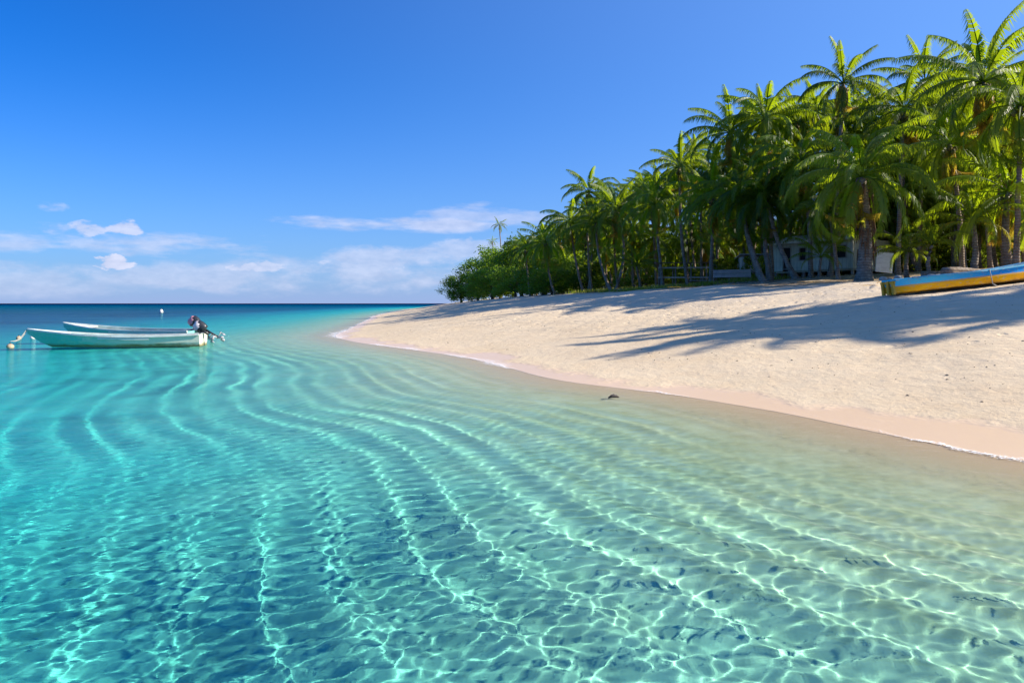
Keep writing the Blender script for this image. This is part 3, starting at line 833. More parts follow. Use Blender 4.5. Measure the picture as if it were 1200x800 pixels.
def hull_mesh(name, st, mats, thick=.035, bottom=.30):
    """open boat from stations (x, half beam at sheer, half beam at chine, keel z, chine z, sheer z); skin, inside and rail edge"""
    mb = MB(); out, inn = [], []
    def sec(x, bs, bc, zk, zc, zs, k):
        bs = max(bs - k, .004); bc = max(bc - k, .003); f = .45
        bm_, zm = bc + (bs - bc) * .62, zc + (zs - zc) * f
        P = [(bs, zs), (bm_, zm), (bc, zc + k), (0, zk + k)]
        return [Vector((x, y, z)) for y, z in P] + [Vector((x, -y, z)) for y, z in P[-2::-1]]
    n = len(st)
    for i, s in enumerate(st):
        x = s[0]
        out.append(sec(x, *s[1:], 0))
        xi = x + (thick if i == 0 else (-thick * 2 if i == n - 1 else 0))
        q = list(s[1:]); q[2] += .03
        inn.append(sec(xi, *q, thick))
    m = 7
    vo = [p for r in out for p in r]; vi = [p for r in inn for p in r]
    fs = []
    for i in range(n - 1):
        for j in range(m - 1):
            fs.append((i * m + j, (i + 1) * m + j, (i + 1) * m + j + 1, i * m + j + 1))
    mb.add(vo, fs + [tuple(range(m))], 0)
    b = len(mb.v)
    mb.add(vi, [f[::-1] for f in fs] + [tuple(range(m))[::-1]], 1)
    # rail top joining skin and inside
    for e in (0, m - 1):
        for i in range(n - 1):
            a0, a1 = i * m + e, (i + 1) * m + e
            f = (a0, a1, b + a1, b + a0); mb.f.append(f if e == m - 1 else f[::-1]); mb.m.append(0)
    mb.f.append((0, b, b + m - 1, m - 1)); mb.m.append(0)
    me = mb.mesh(name, mats, False)
    return me

def rail_mesh(st, i0, i1, w, h, mat, name='gunwale_rail', dz=0.0, out=.012):
    mb = MB()
    for s in (1, -1):
        pts = [Vector((q[0], s * (q[1] + out), q[5] + dz)) for q in st[i0:i1]]
        vs, fs = [], []
        for p in pts:
            vs += [p + Vector((0, -w / 2, -h / 2)), p + Vector((0, w / 2, -h / 2)), p + Vector((0, w / 2, h / 2)), p + Vector((0, -w / 2, h / 2))]
        for i in range(len(pts) - 1):
            for j in range(4):
                a = i * 4
                fs.append((a + j, a + 4 + j, a + 4 + (j + 1) % 4, a + (j + 1) % 4))
        e = (len(pts) - 1) * 4
        fs += [(0, 1, 2, 3), (e + 3, e + 2, e + 1, e)]
        mb.add(vs, fs)
    return mb.mesh(name, mat)

M_WHITE = painted('white_boat_paint', (.74, .74, .70), (.42, .38, .30), .2)
M_INSIDE = painted('boat_inside_paint', (.36, .48, .46), (.20, .17, .12), .5, .6)
M_COWL = painted('engine_cowl', (.025, .028, .035), (.08, .08, .08), .1, .3)
M_PINK = painted('pink_engine_cover', (.70, .30, .33), (.75, .60, .58), .4, .55, 5)
M_PALEC = painted('pale_engine_cover', (.74, .66, .68), (.55, .30, .32), .4, .55, 6)
M_ALU = pmat('grey_metal', (.42, .42, .44), .35, .3, 8)
M_DARKMET = pmat('dark_metal', (.04, .04, .045), .4, .3, 8)

def stations(L, B, z_stern, z_mid, z_bow, rake, n=15, zk=-.16, dead=.07):
    st = []
    for i in range(n):
        u = i / (n - 1)
        e = max(0.0, (u - .42) / .58)
        bs = B / 2 * (.90 + .10 * min(1, u / .35)) * (1 - e ** 2.1) + .012
        bc = B / 2 * .74 * (1 - e ** 1.45) + .006
        zs = z_mid + (z_stern - z_mid) * (1 - min(1, u / .4)) ** 2 + (z_bow - z_mid) * max(0, (u - .35) / .65) ** 1.9
        k = zk + max(0, (u - .72) / .28) ** 2.3 * (z_bow - zk) * .80
        zc = max(k + dead, zk + dead + e ** 2.2 * (z_bow * .72 - zk))
        zc = min(zc, zs - .04)
        x = u * L
        st.append((x, bs, bc, k, zc, zs))
    # pull lower stations back so the stem rakes forward
    return st

def outboard(parent, x, z, tilt, cover, sc=1.0, side=0.0):
    """tilted-up outboard motor as a part of the boat, its pieces as sub-parts"""
    piv = Vector((x, side, z)); rot = Matrix.Rotation(tilt, 3, 'Y')
    def T(p): return piv + rot @ (Vector(p) * sc)
    mb = MB()   # mid section and bracket
    mb.tube([T((-.16, 0, -.05)), T((-.17, 0, -.45)), T((-.18, 0, -.62))], [.075 * sc, .06 * sc, .05 * sc], 8, sq=(1, .6))
    mb.box(T((-.07, 0, -.10)), (.10 * sc, .22 * sc, .30 * sc), rot)
    mb.tube([T((-.10, 0, .02)), T((.16, .02, .10)), T((.42, .03, .12))], .022 * sc, 6)
    e = mb.build('outboard_motor', M_DARKMET, parent, True)
    mb = MB()
    prof = [(.30, .12, .16), (.34, .165, .20), (.52, .17, .215), (.66, .15, .19), (.73, .08, .10)]
    rings = []
    for (h, ry, rx) in [(-.02, .13, .17), (.06, .155, .20), (.24, .17, .23), (.38, .155, .21), (.46, .10, .13), (.48, .02, .03)]:
        rings.append([T((-.17 + rx * math.cos(a), ry * math.sin(a), h)) for a in [2 * math.pi * q / 12 for q in range(12)]])
    vs = [p for r in rings for p in r]
    fs = [(i * 12 + k, i * 12 + (k + 1) % 12, (i + 1) * 12 + (k + 1) % 12, (i + 1) * 12 + k) for i in range(5) for k in range(12)] + [tuple(range(12))[::-1], tuple(60 + k for k in range(12))]
    mb.add(vs, fs)
    mb.build('engine_cowl', M_COWL, e, True)
    # cloth-like coloured cover over the upper part of the cowl
    rings = []
    for (h, ry, rx) in [(.22, .172, .232), (.30, .174, .232), (.39, .162, .22), (.47, .107, .14), (.492, .02, .03)]:
        rings.append([T((-.17 + .03 + rx * math.cos(a), ry * math.sin(a), h + .012 * math.sin(3 * a))) for a in [2 * math.pi * q / 12 for q in range(12)]])
    mb = MB(); vs = [p for r in rings for p in r]
    mb.add(vs, [(i * 12 + k, i * 12 + (k + 1) % 12, (i + 1) * 12 + (k + 1) % 12, (i + 1) * 12 + k) for i in range(4) for k in range(12)] + [tuple(48 + k for k in range(12))])
    mb.build('cowl_cover', cover, e, True)
    mb = MB()
    mb.ball(T((-.20, 0, -.72)), .065 * sc, 10, 6, (2.4, .9, .9))
    mb.box(T((-.24, 0, -.63)), (.34 * sc, .11 * sc, .02 * sc), rot)
    mb.box(T((-.16, 0, -.86)), (.12 * sc, .015 * sc, .16 * sc), rot)
    for q in range(3):
        r3 = rot @ Matrix.Rotation(q * 2.094, 3, 'X') @ Matrix.Rotation(.5, 3, 'Z')
        mb.box(T((-.38, .085 * math.cos(q * 2.094 + 1.57), -.72 + .085 * math.sin(q * 2.094 + 1.57))), (.012 * sc, .09 * sc, .14 * sc), r3)
    mb.build('propeller_leg', M_ALU, e, True)
    return e

def skiff(label, loc, rz, L, B, zs, hullmat, cover, rail=(4, 12), tilt=.95, seats=(.18, .42, .66), roll=0.0, msc=1.0):
    root = empty('skiff', loc, rz); root.rotation_euler = (roll, 0, rz)
    tag(root, label, 'boat', 'skiffs moored in the lagoon')
    st = stations(L, B, *zs, .5)
    link(bpy.data.objects.new('hull', hull_mesh('hull', st, [hullmat, M_INSIDE])), root)
    link(bpy.data.objects.new('gunwale_rail', rail_mesh(st, 0, len(st), .06, .065, M_WHITE)), root)
    link(bpy.data.objects.new('rub_strake', rail_mesh(st, *rail, .03, .075, M_WHITE, 'rub_strake', -.095, -.004)), root)
    for u in seats:
        i = int(u * (len(st) - 1)); q = st[i]
        mb = MB(); mb.box((q[0], 0, q[5] - .16), (.26, q[1] * 1.80, .045)); mb.build('thwart', M_WHITE, root)
    q = st[-3]
    mb = MB()   # small fore deck
    d3 = st[-4:]
    vs = []
    for s_ in d3: vs += [Vector((s_[0], s_[1] * .97, s_[5] - .01)), Vector((s_[0], -s_[1] * .97, s_[5] - .01))]
    vs += [v - Vector((0, 0, .03)) for v in vs]
    fs = [(2 * i, 2 * i + 1, 2 * i + 3, 2 * i + 2) for i in range(3)] + [(8 + 2 * i, 8 + 2 * i + 2, 8 + 2 * i + 3, 8 + 2 * i + 1) for i in range(3)]
    fs += [(0, 8, 9, 1)]
    mb.add(vs, fs); mb.build('fore_deck', M_WHITE, root)
    outboard(root, .02, st[0][5] + .06, tilt, cover, msc)
    return root, st

HULL_TEAL = hull_material('teal_hull', (.20, .60, .54), (.18, .55, .50), -1, (.52, .60, .54), .06)
def faded_hull():
    """teal forward fading to bleached cream toward the stern"""
    t = NT('faded_teal_hull'); tc = t.n('TexCoord').outputs['Object']
    s = t.n('SeparateXYZ', Vector=tc); x, z = s.outputs[0], s.outputs[2]
    n = t.noise(t.scalev(tc, (.7, 1, 2.5)), 2.6, 6, .7); n2 = t.noise(tc, 10, 4, .65)
    f = t.mapr(t.math('ADD', x, t.mapr(n, .3, .7, -1.2, 1.2)), 5.0, 2.6)
    c = t.mix(f, (.10, .55, .47), (.68, .70, .56))
    c = t.mix(t.mapr(n2, .58, .70, 0, .5), c, (.62, .62, .52))
    c = t.mix(t.mapr(t.math('ADD', z, t.mapr(n, .3, .7, -.06, .06)), .17, .05, 0, .9), c, (.17, .13, .035))
    b = t.n('BsdfPrincipled', Base__Color=c, Roughness=.5)
    t.set(b, 'Normal', t.bump(n2, .2, .01))
    return t.surface(b)

# near skiff: stern at photo column 235, bow at 43
stern = Vector((-13.25, 29.3, 0)); bow = Vector((-19.95, 28.1, 0))
rz = math.atan2(bow.y - stern.y, bow.x - stern.x)
L1 = (bow - stern).length
boatA, stA = skiff('nearer teal skiff bleached cream toward its stern, moored by a rope to floats', (stern.x, stern.y, 0), rz, L1, 1.45, (.50, .43, .74), faded_hull(), M_PALEC, rail=(4, 9), tilt=1.0)
# far skiff, half hidden behind it
stern2 = Vector((-14.6, 31.6, 0)); bow2 = Vector((-21.4, 32.6, 0))
rz2 = math.atan2(bow2.y - stern2.y, bow2.x - stern2.x)
boatB, stB = skiff('farther pale green skiff half hidden behind the nearer one, pink cover on its motor', (stern2.x, stern2.y, 0), rz2, (bow2 - stern2).length, 1.5, (.56, .56, .88), HULL_TEAL, M_PINK, rail=(0, 9), tilt=.75, roll=-.03, msc=1.15)

# floats and mooring rope
M_FLOAT = painted('float_paint', (.50, .40, .26), (.10, .07, .04), .8, .6, 6)
M_FLOATW = painted('white_float_paint', (.75, .74, .70), (.35, .32, .26), .2, .5, 6)
M_ROPE = pmat('rope_fibre', (.50, .46, .40), .9, .3, 40)
def buoy(xp, yp, r, label, mat, sz=1.0):
    Y = CAM_H * 800 / (yp - 355.5)
    x = (xp - 600) / 800 * Y
    root = empty('mooring_float', (x, Y, .0)); tag(root, label, 'buoy', 'floats around the skiffs')
    mb = MB(); mb.ball((0, 0, r * .45), r, 14, 10, (1, 1, sz)); mb.build('float_ball', mat, root, True)
    mb = MB(); mb.tube([(0, 0, r * (.4 + sz * .98)), (0, 0, r * (.45 + sz * 1.25))], r * .22, 8)
    ring = [(r * .2 * math.cos(a), 0, r * (.45 + sz * 1.3) + r * .2 * math.sin(a)) for a in [i * .7854 for i in range(9)]]
    mb.tube(ring, r * .05, 5); mb.build('lifting_eye', M_DARKMET, root, True)
    return root
b1 = buoy(12, 408, .135, 'brown stained float at the end of the mooring rope', M_FLOAT, .9)
buoy(22, 397.5, .12, 'small float between the rope end and the bow of the nearer skiff', M_FLOAT)
buoy(38.5, 397, .13, 'cream float lying closest to the bow of the nearer skiff', M_FLOATW, .95)
buoy(189, 366.2, .34, 'white mooring buoy alone far out beyond the skiffs', M_FLOATW, 1.5)
mb = MB()
bw = boatA.matrix_basis @ Vector((stA[-1][0] - .02, 0, stA[-1][5] + .04)) if False else Vector((bow.x, bow.y, stA[-1][5] + .03))
e_ = Vector((b1.location.x, b1.location.y, .28))
for k_, off_ in enumerate((0, .05)):
    pts = [bw.lerp(e_, i / 12) + Vector((0, off_, -.16 * math.sin(math.pi * i / 12) - .03 * k_ * math.sin(math.pi * i / 12))) for i in range(13)]
    mb.tube(pts, .012, 6)
tag(mb.build('mooring_rope', M_ROPE, None, True), 'pale rope from the bow of the nearer skiff to the brown float', 'rope')

# ------------------------------------------------------------------ yellow and blue boat drawn up on the sand
def beached_paint():
    t = NT('yellow_blue_boat_paint'); tc = t.n('TexCoord').outputs['Object']
    s = t.n('SeparateXYZ', Vector=tc); x, z = s.outputs[0], s.outputs[2]
    n = t.noise(t.scalev(tc, (.5, 1, 2.4)), 3.0, 6, .7); n2 = t.noise(t.scalev(tc, (.6, 1, 1.8)), 9, 5, .7)
    zz = t.math('ADD', t.math('SUBTRACT', z, t.math('MULTIPLY', x, .012)), t.mapr(n2, .3, .7, -.014, .014))
    c = t.mix(t.mapr(n, .35, .7), (.82, .38, .008), (.92, .54, .015))
    # bare salmon band where the paints meet, then blue above
    c = t.mix(t.mapr(zz, .27, .28), c, t.mix(t.mapr(n2, .35, .6), (.56, .36, .22), (.66, .42, .08)))
    c = t.mix(t.mapr(zz, .32, .33), c, t.mix(t.mapr(t.math('ADD', x, t.math('MULTIPLY', n, 2)), 2.6, 5.2), (.09, .58, .80), (.015, .30, .78)))
    c = t.mix(t.mapr(n2, .56, .66, 0, .85), c, t.mix(t.mapr(n, .4, .6), (.30, .21, .13), (.58, .50, .40)))
    c = t.mix(t.mapr(t.math('ADD', zz, t.mapr(n, .3, .7, -.05, .05)), .10, .03, 0, .9), c, (.09, .06, .035))
    b = t.n('BsdfPrincipled', Base__Color=c, Roughness=.85)
    t.set(b, 'Specular IOR Level', .15)
    t.set(b, 'Normal', t.bump(n2, .35, .012))
    return t.surface(b)
M_BEACHED = beached_paint()
M_BEACHED_IN = painted('boat_inside_wood', (.10, .30, .40), (.20, .15, .10), .7, .75)
p0 = Vector(hit(1043, 347)); p1 = Vector(hit(1200, 329.5))
d01 = (p1 - p0); d01.normalize()
LB = 8.6
pe = p0 + d01 * LB; pe.z = ground(pe.x, pe.y)
boatC = empty('rowing_boat', (p0.x, p0.y, p0.z + .02)); tag(boatC, 'yellow and blue wooden boat with peeling paint drawn up on the sand', 'boat')
pitch = math.atan2(pe.z - p0.z, LB) + .005
boatC.rotation_euler = Euler((-.05, -pitch, math.atan2(d01.y, d01.x)), 'XYZ')
stC = []
for i in range(15):
    u = i / 14; e = max(0, (u - .5) / .5)
    w = .34 + .36 * min(1, u / .35) ** .8
    bs = w * (1 - e ** 2.2) + .012; bc = w * .72 * (1 - e ** 1.6) + .008
    zk = .0 + max(0, (u - .78) / .22) ** 2 * .5; zs = .56 + .02 * (1 - min(1, u / .3)) + .42 * max(0, (u - .4) / .6) ** 1.8
    zc = min(zk + .09 + .1 * e, zs - .05)
    stC.append((u * LB, bs, bc, zk, zc, zs))
link(bpy.data.objects.new('hull', hull_mesh('hull', stC, [M_BEACHED, M_BEACHED_IN], .04)), boatC)
link(bpy.data.objects.new('gunwale_rail', rail_mesh(stC, 1, 15, .06, .05, painted('rail_blue', (.05, .36, .56), (.55, .5, .42), .6))), boatC)
M_YEL = painted('yellow_boat_paint', (.70, .38, .02), (.30, .20, .10), .6, .55)
mb = MB()
for y in (-.27, -.02, .25):
    mb.box((-.05, y, .27), (.09, .10, .50))
mb.box((-.035, 0, .46), (.06, .70, .08)); mb.build('transom_post', M_YEL, boatC)
mb = MB(); mb.box((.12, 0, .53), (.22, .74, .035)); mb.build('stern_board', painted('bleached_board', (.66, .60, .52), (.40, .34, .26), .4), boatC)
for u in (3, 6, 9):
    q = stC[u]; mb = MB(); mb.box((q[0], 0, q[5] - .10), (.24, q[1] * 1.82, .04)); mb.build('thwart', M_BEACHED_IN, boatC)
mb = MB(); q = stC[5]
mb.tube([(q[0] + .55, -q[1] - .05, q[5] + .02), (q[0] + .56, -q[1] - .10, .05), (q[0] + .57, -q[1] - .22, -.02)], .016, 6); mb.build('tie_rope', M_ROPE, boatC, True)

# ------------------------------------------------------------------ house behind the palms
def wall_mat():
    t = NT('house_wall'); tc = t.n('TexCoord').outputs['Object']
    s = t.n('SeparateXYZ', Vector=tc)
    n = t.noise(tc, 2.2, 5, .65); st_ = t.noise(t.scalev(tc, (6, 6, .5)), 1.6, 4, .6)
    gap = t.math('PINGPONG', t.math('ADD', s.outputs[0], s.outputs[1]), .15)
    c = t.mix(t.mapr(n, .3, .7), (.42, .43, .34), (.58, .58, .47))
    c = t.mix(t.mapr(st_, .5, .7, 0, .45), c, (.28, .27, .20))
    c = t.mix(t.mapr(gap, .012, .004, 0, .7), c, (.12, .12, .10))
    b = t.n('BsdfPrincipled', Base__Color=c, Roughness=.8)
    t.set(b, 'Normal', t.bump(t.math('MINIMUM', gap, .02), 1.0, .6))
    return t.surface(b)
def roof_mat():
    t = NT('corrugated_iron'); tc = t.n('TexCoord').outputs['Object']
    x = t.n('SeparateXYZ', Vector=tc).outputs[0]
    w = t.math('SINE', t.math('MULTIPLY', x, 82)); n = t.noise(tc, 1.8, 5, .65)
    c = t.mix(t.mapr(n, .35, .7), (.50, .50, .53), (.66, .65, .66)); c = t.mix(t.mapr(t.noise(tc, 5, 4, .7), .58, .72, 0, .6), c, (.28, .15, .09))
    b = t.n('BsdfPrincipled', Base__Color=c, Roughness=.42, Metallic=.25)
    t.set(b, 'Normal', t.bump(w, .8, .012))
    return t.surface(b)
M_WALL, M_ROOF = wall_mat(), roof_mat()
M_TIMBER = pmat('weathered_timber', (.33, .27, .22), .85, .4, 5, .4, 40, stretch=(1, 1, .2))
M_SHADE = pmat('room_shade_paint', (.018, .017, .016), .9, .3, 4)  # near-black colour paints the shade of the rooms behind the openings
M_FRAME = pmat('window_frame_paint', (.34, .31, .26), .7, .3, 6)

def house(label):
    a = Vector((*dpt(906, 53.5), 0)); b = Vector((*dpt(1000, 48.0), 0))
    L = (b - a).length; ang = math.atan2(b.y - a.y, b.x - a.x)
    zf = CAM_H + 39.5 / 800 * 50
    root = empty('beach_house', (a.x, a.y, zf), ang); tag(root, label, 'house')
    D, Hh, th = 5.5, 2.15, .12
    ops = [(.9, 1.65, .12, 1.85, 'door'), (2.3, 2.95, .72, 1.75, 'window'), (4.9, 6.1, .75, 1.72, 'window')]
    # front wall as strips around its openings; local -y faces the sea
    mb = MB(); xs = [0] + [q for o in ops for q in (o[0], o[1])] + [L]
    for i in range(0, len(xs) - 1, 2):
        x0, x1 = xs[i], xs[i + 1]
        if x1 - x0 > .02: mb.box(((x0 + x1) / 2, 0, Hh / 2), (x1 - x0, th, Hh))
    for (x0, x1, z0, z1, k) in ops:
        if z0 > .2: mb.box(((x0 + x1) / 2, 0, z0 / 2), (x1 - x0, th, z0))
        mb.box(((x0 + x1) / 2, 0, (z1 + Hh) / 2), (x1 - x0, th, Hh - z1))
    mb.box((th / 2, D / 2 + th / 2, Hh / 2), (th, D - th, Hh)); mb.box((L - th / 2, D / 2 + th / 2, Hh / 2), (th, D - th, Hh)); mb.box((L / 2, D + th / 2, Hh / 2), (L, th, Hh))
    mb.box((L / 2, D / 2 + .03, -.06), (L - .26, D - .3, .10))
    mb.build('wall', M_WALL, root)
    for (x0, x1, z0, z1, k) in ops:
        mb = MB(); f = .07
        for (cx, cz, sx, sz) in (((x0 + x1) / 2, z1 - f / 2, x1 - x0, f), ((x0 + x1) / 2, z0 + f / 2, x1 - x0, f), (x0 + f / 2, (z0 + z1) / 2, f, z1 - z0 - 2 * f), (x1 - f / 2, (z0 + z1) / 2, f, z1 - z0 - 2 * f)):
            mb.box((cx, -.03, cz), (sx, .14, sz))
        fr = mb.build(k, M_FRAME, root)
        mb = MB(); mb.box(((x0 + x1) / 2, .025, (z0 + z1) / 2), (x1 - x0 - .02, .02, z1 - z0 - .02))  # dark sheet painted as the shade inside, filling the opening
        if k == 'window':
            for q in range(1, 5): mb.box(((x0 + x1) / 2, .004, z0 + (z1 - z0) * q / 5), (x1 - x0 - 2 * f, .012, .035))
        mb.build('louvre_shade_sheet' if k == 'window' else 'doorway_shade_sheet', M_SHADE, fr)
    # low gable roof, eaves over the front
    mb = MB(); ov, rise = .65, .75
    for s in (0, 1):
        y0, y1 = (-ov, D / 2) if s == 0 else (D + ov, D / 2)
        za, zb = Hh - .05, Hh + rise
        vs = [(-.4, y0, za), (L + .4, y0, za), (L + .4, y1, zb), (-.4, y1, zb)]
        vs += [(x, y, z + .05) for x, y, z in vs]
        mb.add(vs, [(3, 2, 1, 0), (4, 5, 6, 7), (0, 1, 5, 4), (1, 2, 6, 5), (2, 3, 7, 6), (3, 0, 4, 7)])
    rf = mb.build('roof', M_ROOF, root)
    mb = MB(); mb.box((L / 2, -ov - .012, Hh - .03), (L + .84, .022, .15)); mb.build('fascia_board', M_WHITE, rf)
    for x in (.15, 2.6, 5.2, L - .15):
        for y in (.15, D - .1):
            mb = MB(); mb.box((x, y, -.55), (.16, .16, .90)); mb.build('stilt', M_TIMBER, root)
    return root
house('pale green weatherboard house on stilts with iron roof behind leaning palms')

# white panel leaning beyond the stout palm
mb = MB(); p = at(1035, 305, 42); gz = ground(p.x, p.y)
mb.box((0, 0, .62), (.95, .05, 1.25), Matrix.Rotation(-.16, 3, 'X')); 
o = mb.build('wall_panel', M_WHITE); o.location = (p.x, p.y, p.z - .75); o.rotation_euler = (0, .12, -.2); tag(o, 'grey white sheet panel leaning beside the stout fibrous palm', 'panel')

# small white shed with a blue door, left of the house
sp = at(886, 318, 64); root = empty('garden_shed', (sp.x, sp.y, sp.z - .1), -.12); tag(root, 'small white shed with a pale blue door between the palms', 'shed')
mb = MB(); mb.box((0, 1, .75), (2.6, 1.9, 1.5)); mb.build('wall', M_WHITE, root)
mb = MB(); mb.box((.95, .025, .72), (.62, .045, 1.3)); mb.build('door', painted('blue_door', (.22, .48, .62), (.5, .5, .5), .3), root)
mb = MB(); mb.box((-.35, .028, .95), (.45, .04, .5)); mb.build('window', M_SHADE, root)  # flat panel coloured as indoor shade
mb = MB(); mb.box((0, .9, 1.56), (3.1, 2.6, .07), Matrix.Rotation(-.10, 3, 'X')); mb.build('roof', M_ROOF, root)

# long low plank bench-like fence in the clearing
fp0, fp1 = at(834, 325, 57.5), at(880, 325, 56.0)
fl = Vector((fp1.x - fp0.x, fp1.y - fp0.y, 0)); fL = fl.length; fz = ground(*((fp0 + fp1) / 2).xy)
root = empty('plank_fence', (fp0.x, fp0.y, fz), math.atan2(fl.y, fl.x)); tag(root, 'low fence of two wide bleached pinkish planks on short posts', 'fence')
M_PLANK = painted('bleached_plank', (.52, .42, .39), (.30, .22, .20), .5, .8)
for z, h in ((.62, .30), (.95, .30)):
    mb = MB(); mb.box((fL / 2, 0, z), (fL, .05, h)); mb.build('plank', M_PLANK, root)
for x in (.15, fL * .45, fL - .75, fL - .08):
    mb = MB(); mb.box((x, .06, .52), (.10, .065, 1.2)); mb.build('post', M_TIMBER, root)

# open timber shelter frame further left
tp = at(803, 329, 63); tz = ground(tp.x, tp.y)
root = empty('timber_shelter', (tp.x, tp.y, tz), -.1); tag(root, 'open shelter of pale timber posts and rails left of the plank fence', 'shelter')
for x in (-2.2, -.9, .5, 1.9):
    for y in (0, 1.8):
        mb = MB(); mb.tube([(x, y, -.15), (x + .03, y, 1.1), (x, y, 2.2)], [.075, .07, .06], 7); mb.build('post', M_TIMBER, root, True)
for z, y in ((.85, -.09), (1.75, -.09)):
    mb = MB(); mb.box((-.15, y, z), (4.6, .05, .12)); mb.build('rail', painted('pale_rail', (.50, .45, .40), (.3, .25, .2), .4, .8), root)
mb = MB(); mb.box((-.15, .9, 2.27), (5.2, 2.9, .08), Matrix.Rotation(.06, 3, 'X')); mb.build('roof', pmat('thatch', (.17, .12, .075), .95, .5, 4, .8, 40), root)
mb = MB(); mb.box((.9, -.6, .55), (1.9, .6, .05)); mb.build('bench_top', painted('grey_blue_board', (.36, .40, .46), (.25, .25, .25), .3, .7), root)
for x in (.1, 1.7):
    mb = MB(); mb.box((x, -.6, .22), (.08, .5, .60)); mb.build('bench_leg', M_TIMBER, root)

# fallen trunks, stumps and stones along the edge of the palms
def log(x0, y0, ang, L, r, label, cat='log'):
    mb = MB(); n = 8
    pts = [Vector((L * (i / n - .5), .05 * math.sin(i * 1.3), r * .75 + .03 * math.sin(i * .9))) for i in range(n + 1)]
    mb.tube(pts, [r * (1 - .25 * i / n) * random.uniform(.94, 1.05) for i in range(n + 1)], 10)
    o = mb.build('fallen_log', M_BARK, None, True); o.location = (x0, y0, ground(x0, y0)); o.rotation_euler = (0, 0, ang); tag(o, label, cat)
lx = at(1140, 312, 33.5); log(lx.x, lx.y, .25, 3.4, .24, 'dark fallen palm trunk lying behind the yellow boat')
lx = at(1100, 315, 35.5); log(lx.x, lx.y, -.7, 1.6, .20, 'short reddish brown log piece beside the fallen trunk')
lx = at(735, 338, 64); log(lx.x, lx.y, .1, 2.0, .13, 'thin driftwood log on the sand below the young dark palm')
M_STONE = pmat('coral_stone', (.46, .43, .38), .9, .4, 5, .7, 18)
def stone(x, y, r, label, group, mat=M_STONE, name='stone', sink=.3, cat='stone'):
    g = random.Random(int(x * 991 + y * 77)); bm = bmesh.new(); bmesh.ops.create_icosphere(bm, subdivisions=3, radius=1)
    sc = (g.uniform(.8, 1.4), g.uniform(.7, 1.1), g.uniform(.5, .8))
    for v in bm.verts:
        q = 1 + .16 * math.sin(v.co.x * 3.1 + g.random() * .2 + x) + .12 * math.sin(v.co.y * 4.3 + y) + .09 * math.sin(v.co.z * 6 + v.co.x * 5)
        v.co = Vector((v.co.x * sc[0], v.co.y * sc[1], v.co.z * sc[2])) * q * r
    me = bpy.data.meshes.new(name); bm.to_mesh(me); bm.free(); me.materials.append(mat)
    me.polygons.foreach_set('use_smooth', [True] * len(me.polygons))
    o = link(bpy.data.objects.new(name, me)); o.location = (x, y, ground(x, y) + r * sc[2] * (1 - 2 * sink) ); o.rotation_euler = (0, 0, g.uniform(0, 6))
    tag(o, label, cat, group); return o
for i in range(16):
    xp = 1020 + i * 11.5 + random.uniform(-5, 5); Y = 35.8 - i * .18 + random.uniform(-.9, .6)
    if abs(xp - 1012) < 8: continue
    x, y = dpt(xp, Y); stone(x, y, random.uniform(.10, .24), 'pale coral stone along the grove edge above the yellow boat', 'pale stones along the grove edge')
wx_, wy_ = 1.93, 12.95
M_WEED = pmat('dark_driftwood', (.045, .035, .03), .7, .4, 12, .6, 30)
mb = MB()
mb.tube([(-.16, 0, .02), (-.05, .02, .06), (.08, -.01, .055), (.17, .03, .02)], [.02, .045, .04, .015], 7)
mb.tube([(-.02, .02, .06), (.03, .08, .10), (.05, .11, .085)], [.025, .018, .008], 6)
o = mb.build('driftwood', M_WEED, None, True); o.scale = (.7, .7, .7); o.location = (wx_, wy_, 0.0); o.rotation_euler = (0, 0, .3); tag(o, 'dark twisted piece of driftwood in the shallow water near the sand', 'driftwood')

# dry fronds dropped along the edge of the grove
fm = []
for sd_ in (1, 2):
    mb = MB(); tn = []; g_ = random.Random(sd_); add_frond(mb, tn, 2.6, 0, .12, .16, g_, .92, 34, .06, .8)
    mb.v = [(x, y, max(.02, .06 + z * .25)) for x, y, z in mb.v]
    fm.append(mesh_with_tone(mb, 'fallen_frond', [M_FROND, M_FROND], tn))
for i, (xp, yp) in enumerate(((700, 345), (770, 338), (868, 335), (925, 334), (965, 331), (1028, 333), (1000, 336), (820, 337), (655, 347))):
    h_ = hit(xp, yp, 20)
    o = link(bpy.data.objects.new('fallen_frond', fm[i % 2])); o.location = (h_[0], h_[1], h_[2]); o.rotation_euler = (0, 0, i * 2.1); o.scale = [random.uniform(.6, 1)] * 3
    tag(o, 'dry brown palm frond lying on the sand at the grove edge', 'palm frond', 'fallen fronds on the sand')

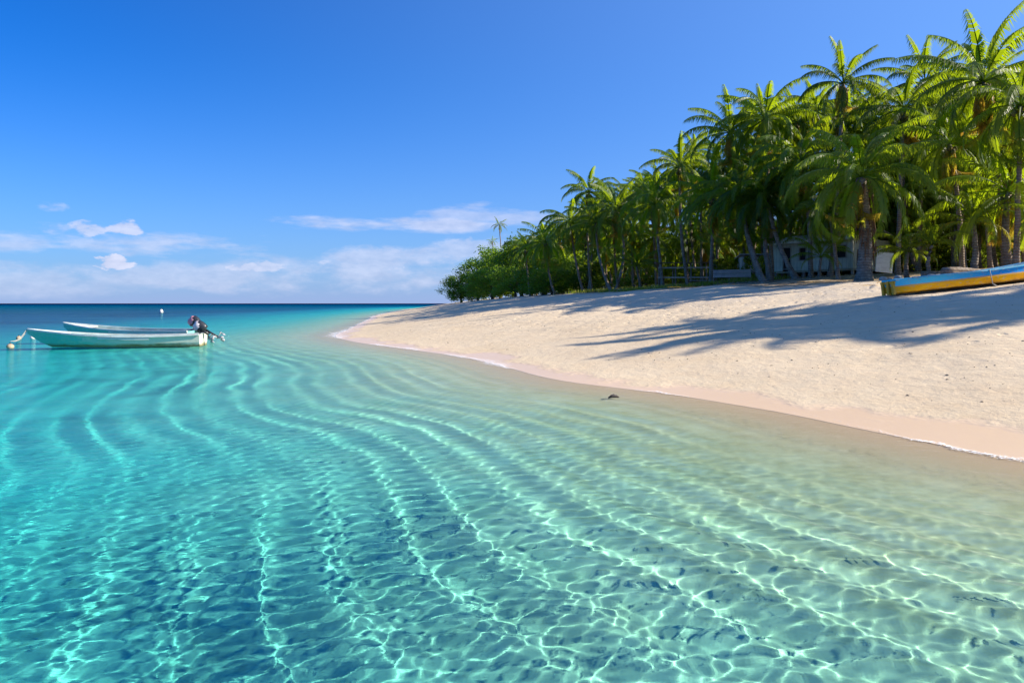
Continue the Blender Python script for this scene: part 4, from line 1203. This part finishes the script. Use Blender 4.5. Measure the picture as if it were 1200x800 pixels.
# ------------------------------------------------------------------ grit on the sand, surf foam
def debris():
    g = np.random.default_rng(3); n = 3800
    xs = g.uniform(-10, 22, n * 6); ys = g.uniform(6, 50, n * 6)
    keep = g.random(len(xs)) < np.clip(9 / np.hypot(xs, ys), .12, 1); xs, ys = xs[keep], ys[keep]
    d = shore_sd(xs, ys)[0]
    band = .25 + .75 * np.exp(-((d - 6.5) / 1.6) ** 2) + .5 * np.exp(-((d - 3.6) / .5) ** 2) + .35 * (d > 12)
    m = (d > 1.6) & (d < 24) & (g.random(len(xs)) < band); xs, ys = xs[m][:n], ys[m][:n]
    z = terrain(xs, ys); V, F = [], []
    base = np.array([(1, 0, 0), (0, 1, 0), (-1, 0, 0), (0, -1, 0), (0, 0, 1), (0, 0, -.6)], float)
    fs = [(0, 1, 4), (1, 2, 4), (2, 3, 4), (3, 0, 4), (1, 0, 5), (2, 1, 5), (3, 2, 5), (0, 3, 5)]
    for i in range(len(xs)):
        r = .006 + .020 * g.random() ** 3
        a = g.uniform(0, 6.28); R2 = np.array([[math.cos(a), -math.sin(a), 0], [math.sin(a), math.cos(a), 0], [0, 0, 1]])
        p = (base * r * g.uniform(.5, 1.3, (6, 3)) * np.array([1.5, .8, .7])) @ R2.T + np.array([xs[i], ys[i], z[i] + r * .25])
        b = len(V); V.extend(p.tolist()); F.extend([tuple(q + b for q in f) for f in fs])
    me = bpy.data.meshes.new('beach_debris'); me.from_pydata(V, [], F)
    me.materials.append(pmat('shell_grit', (.30, .23, .16), .9, .6, 3.0, col2=(.12, .09, .06)))
    tag(link(bpy.data.objects.new('beach_debris', me)), 'scattered dark bits of coral, shell and seed on the sand', 'debris', kind='stuff')
debris()

def foam():
    t = NT('surf_foam'); tc = t.n('TexCoord').outputs['Object']
    ed = t.n('Attribute', _attribute_name='edge').outputs['Fac']
    n = t.noise(tc, 16, 4, .65); vo = t.n('TexVoronoi', Vector=tc, Scale=22.0, _feature='DISTANCE_TO_EDGE').outputs[0]
    a = t.math('ADD', t.mapr(n, .35, .65, -.35, .35), t.mapr(vo, .02, .12, .35, -.15))
    a = t.math('MULTIPLY', t.mapr(t.math('ADD', a, t.math('MULTIPLY', ed, .85)), .55, .90, 0, .85), 1.0)
    b = t.n('BsdfPrincipled', Base__Color=(.88, .88, .87), Roughness=.7)
    t.surface(t.n('MixShader', i0=a, i1=t.n('BsdfTransparent'), i2=b))
    # ribbon along the water's edge
    S = catmull(SH_PTS, 60); seg = np.linalg.norm(np.diff(S, axis=0), axis=1); cs = np.r_[0, np.cumsum(seg)]
    dist = np.hypot(S[:, 0], S[:, 1]); m = (dist < 130) & (S[:, 1] > 3)
    i0, i1 = np.argmax(m), len(m) - np.argmax(m[::-1]) - 1
    s = np.arange(cs[i0], cs[i1], .09); P = np.stack([np.interp(s, cs, S[:, 0]), np.interp(s, cs, S[:, 1])], -1)
    T = np.gradient(P, axis=0); T /= np.linalg.norm(T, axis=1)[:, None]; N = np.stack([T[:, 1], -T[:, 0]], -1)   # toward land
    w = snoise(s, s * 0, 5.5, 61); mid = .10 * snoise(s, s * 0, 2.3, 62) + .06 * snoise(s, s * 0, .7, 63)
    wd_ = np.clip(.11 + .20 * w, 0.0, .5) * np.where(np.hypot(P[:, 0] + 9.6, P[:, 1] - 40) < 9, 2.6, 1) * (1 + np.clip(np.hypot(P[:, 0], P[:, 1]) / 30, 0, 2) * .6)
    K = 7; rows = []
    for k in range(K):
        u = k / (K - 1); off_ = mid + (u - .55) * wd_ * 1.6
        rows.append(P + N * off_[:, None])
    X = np.stack([r[:, 0] for r in rows]); Y = np.stack([r[:, 1] for r in rows])
    Z = np.maximum(terrain(X, Y), 0.004) + .010 + .004 * snoise(X, Y, .2, 64)
    me = grid_mesh('foam', X, Y, Z, t.mat)
    u = np.linspace(0, 1, K)[:, None]; e = (1 - np.abs(u - .55) / .55) * np.clip(wd_ / .12, 0, 1)[None, :] - .25 * (wd_ < .02)[None, :]
    attr(me, 'edge', np.broadcast_to(e, X.shape))
    tag(link(bpy.data.objects.new('foam', me)), 'thin white foam where the water laps the sand', 'foam', kind='stuff')
foam()
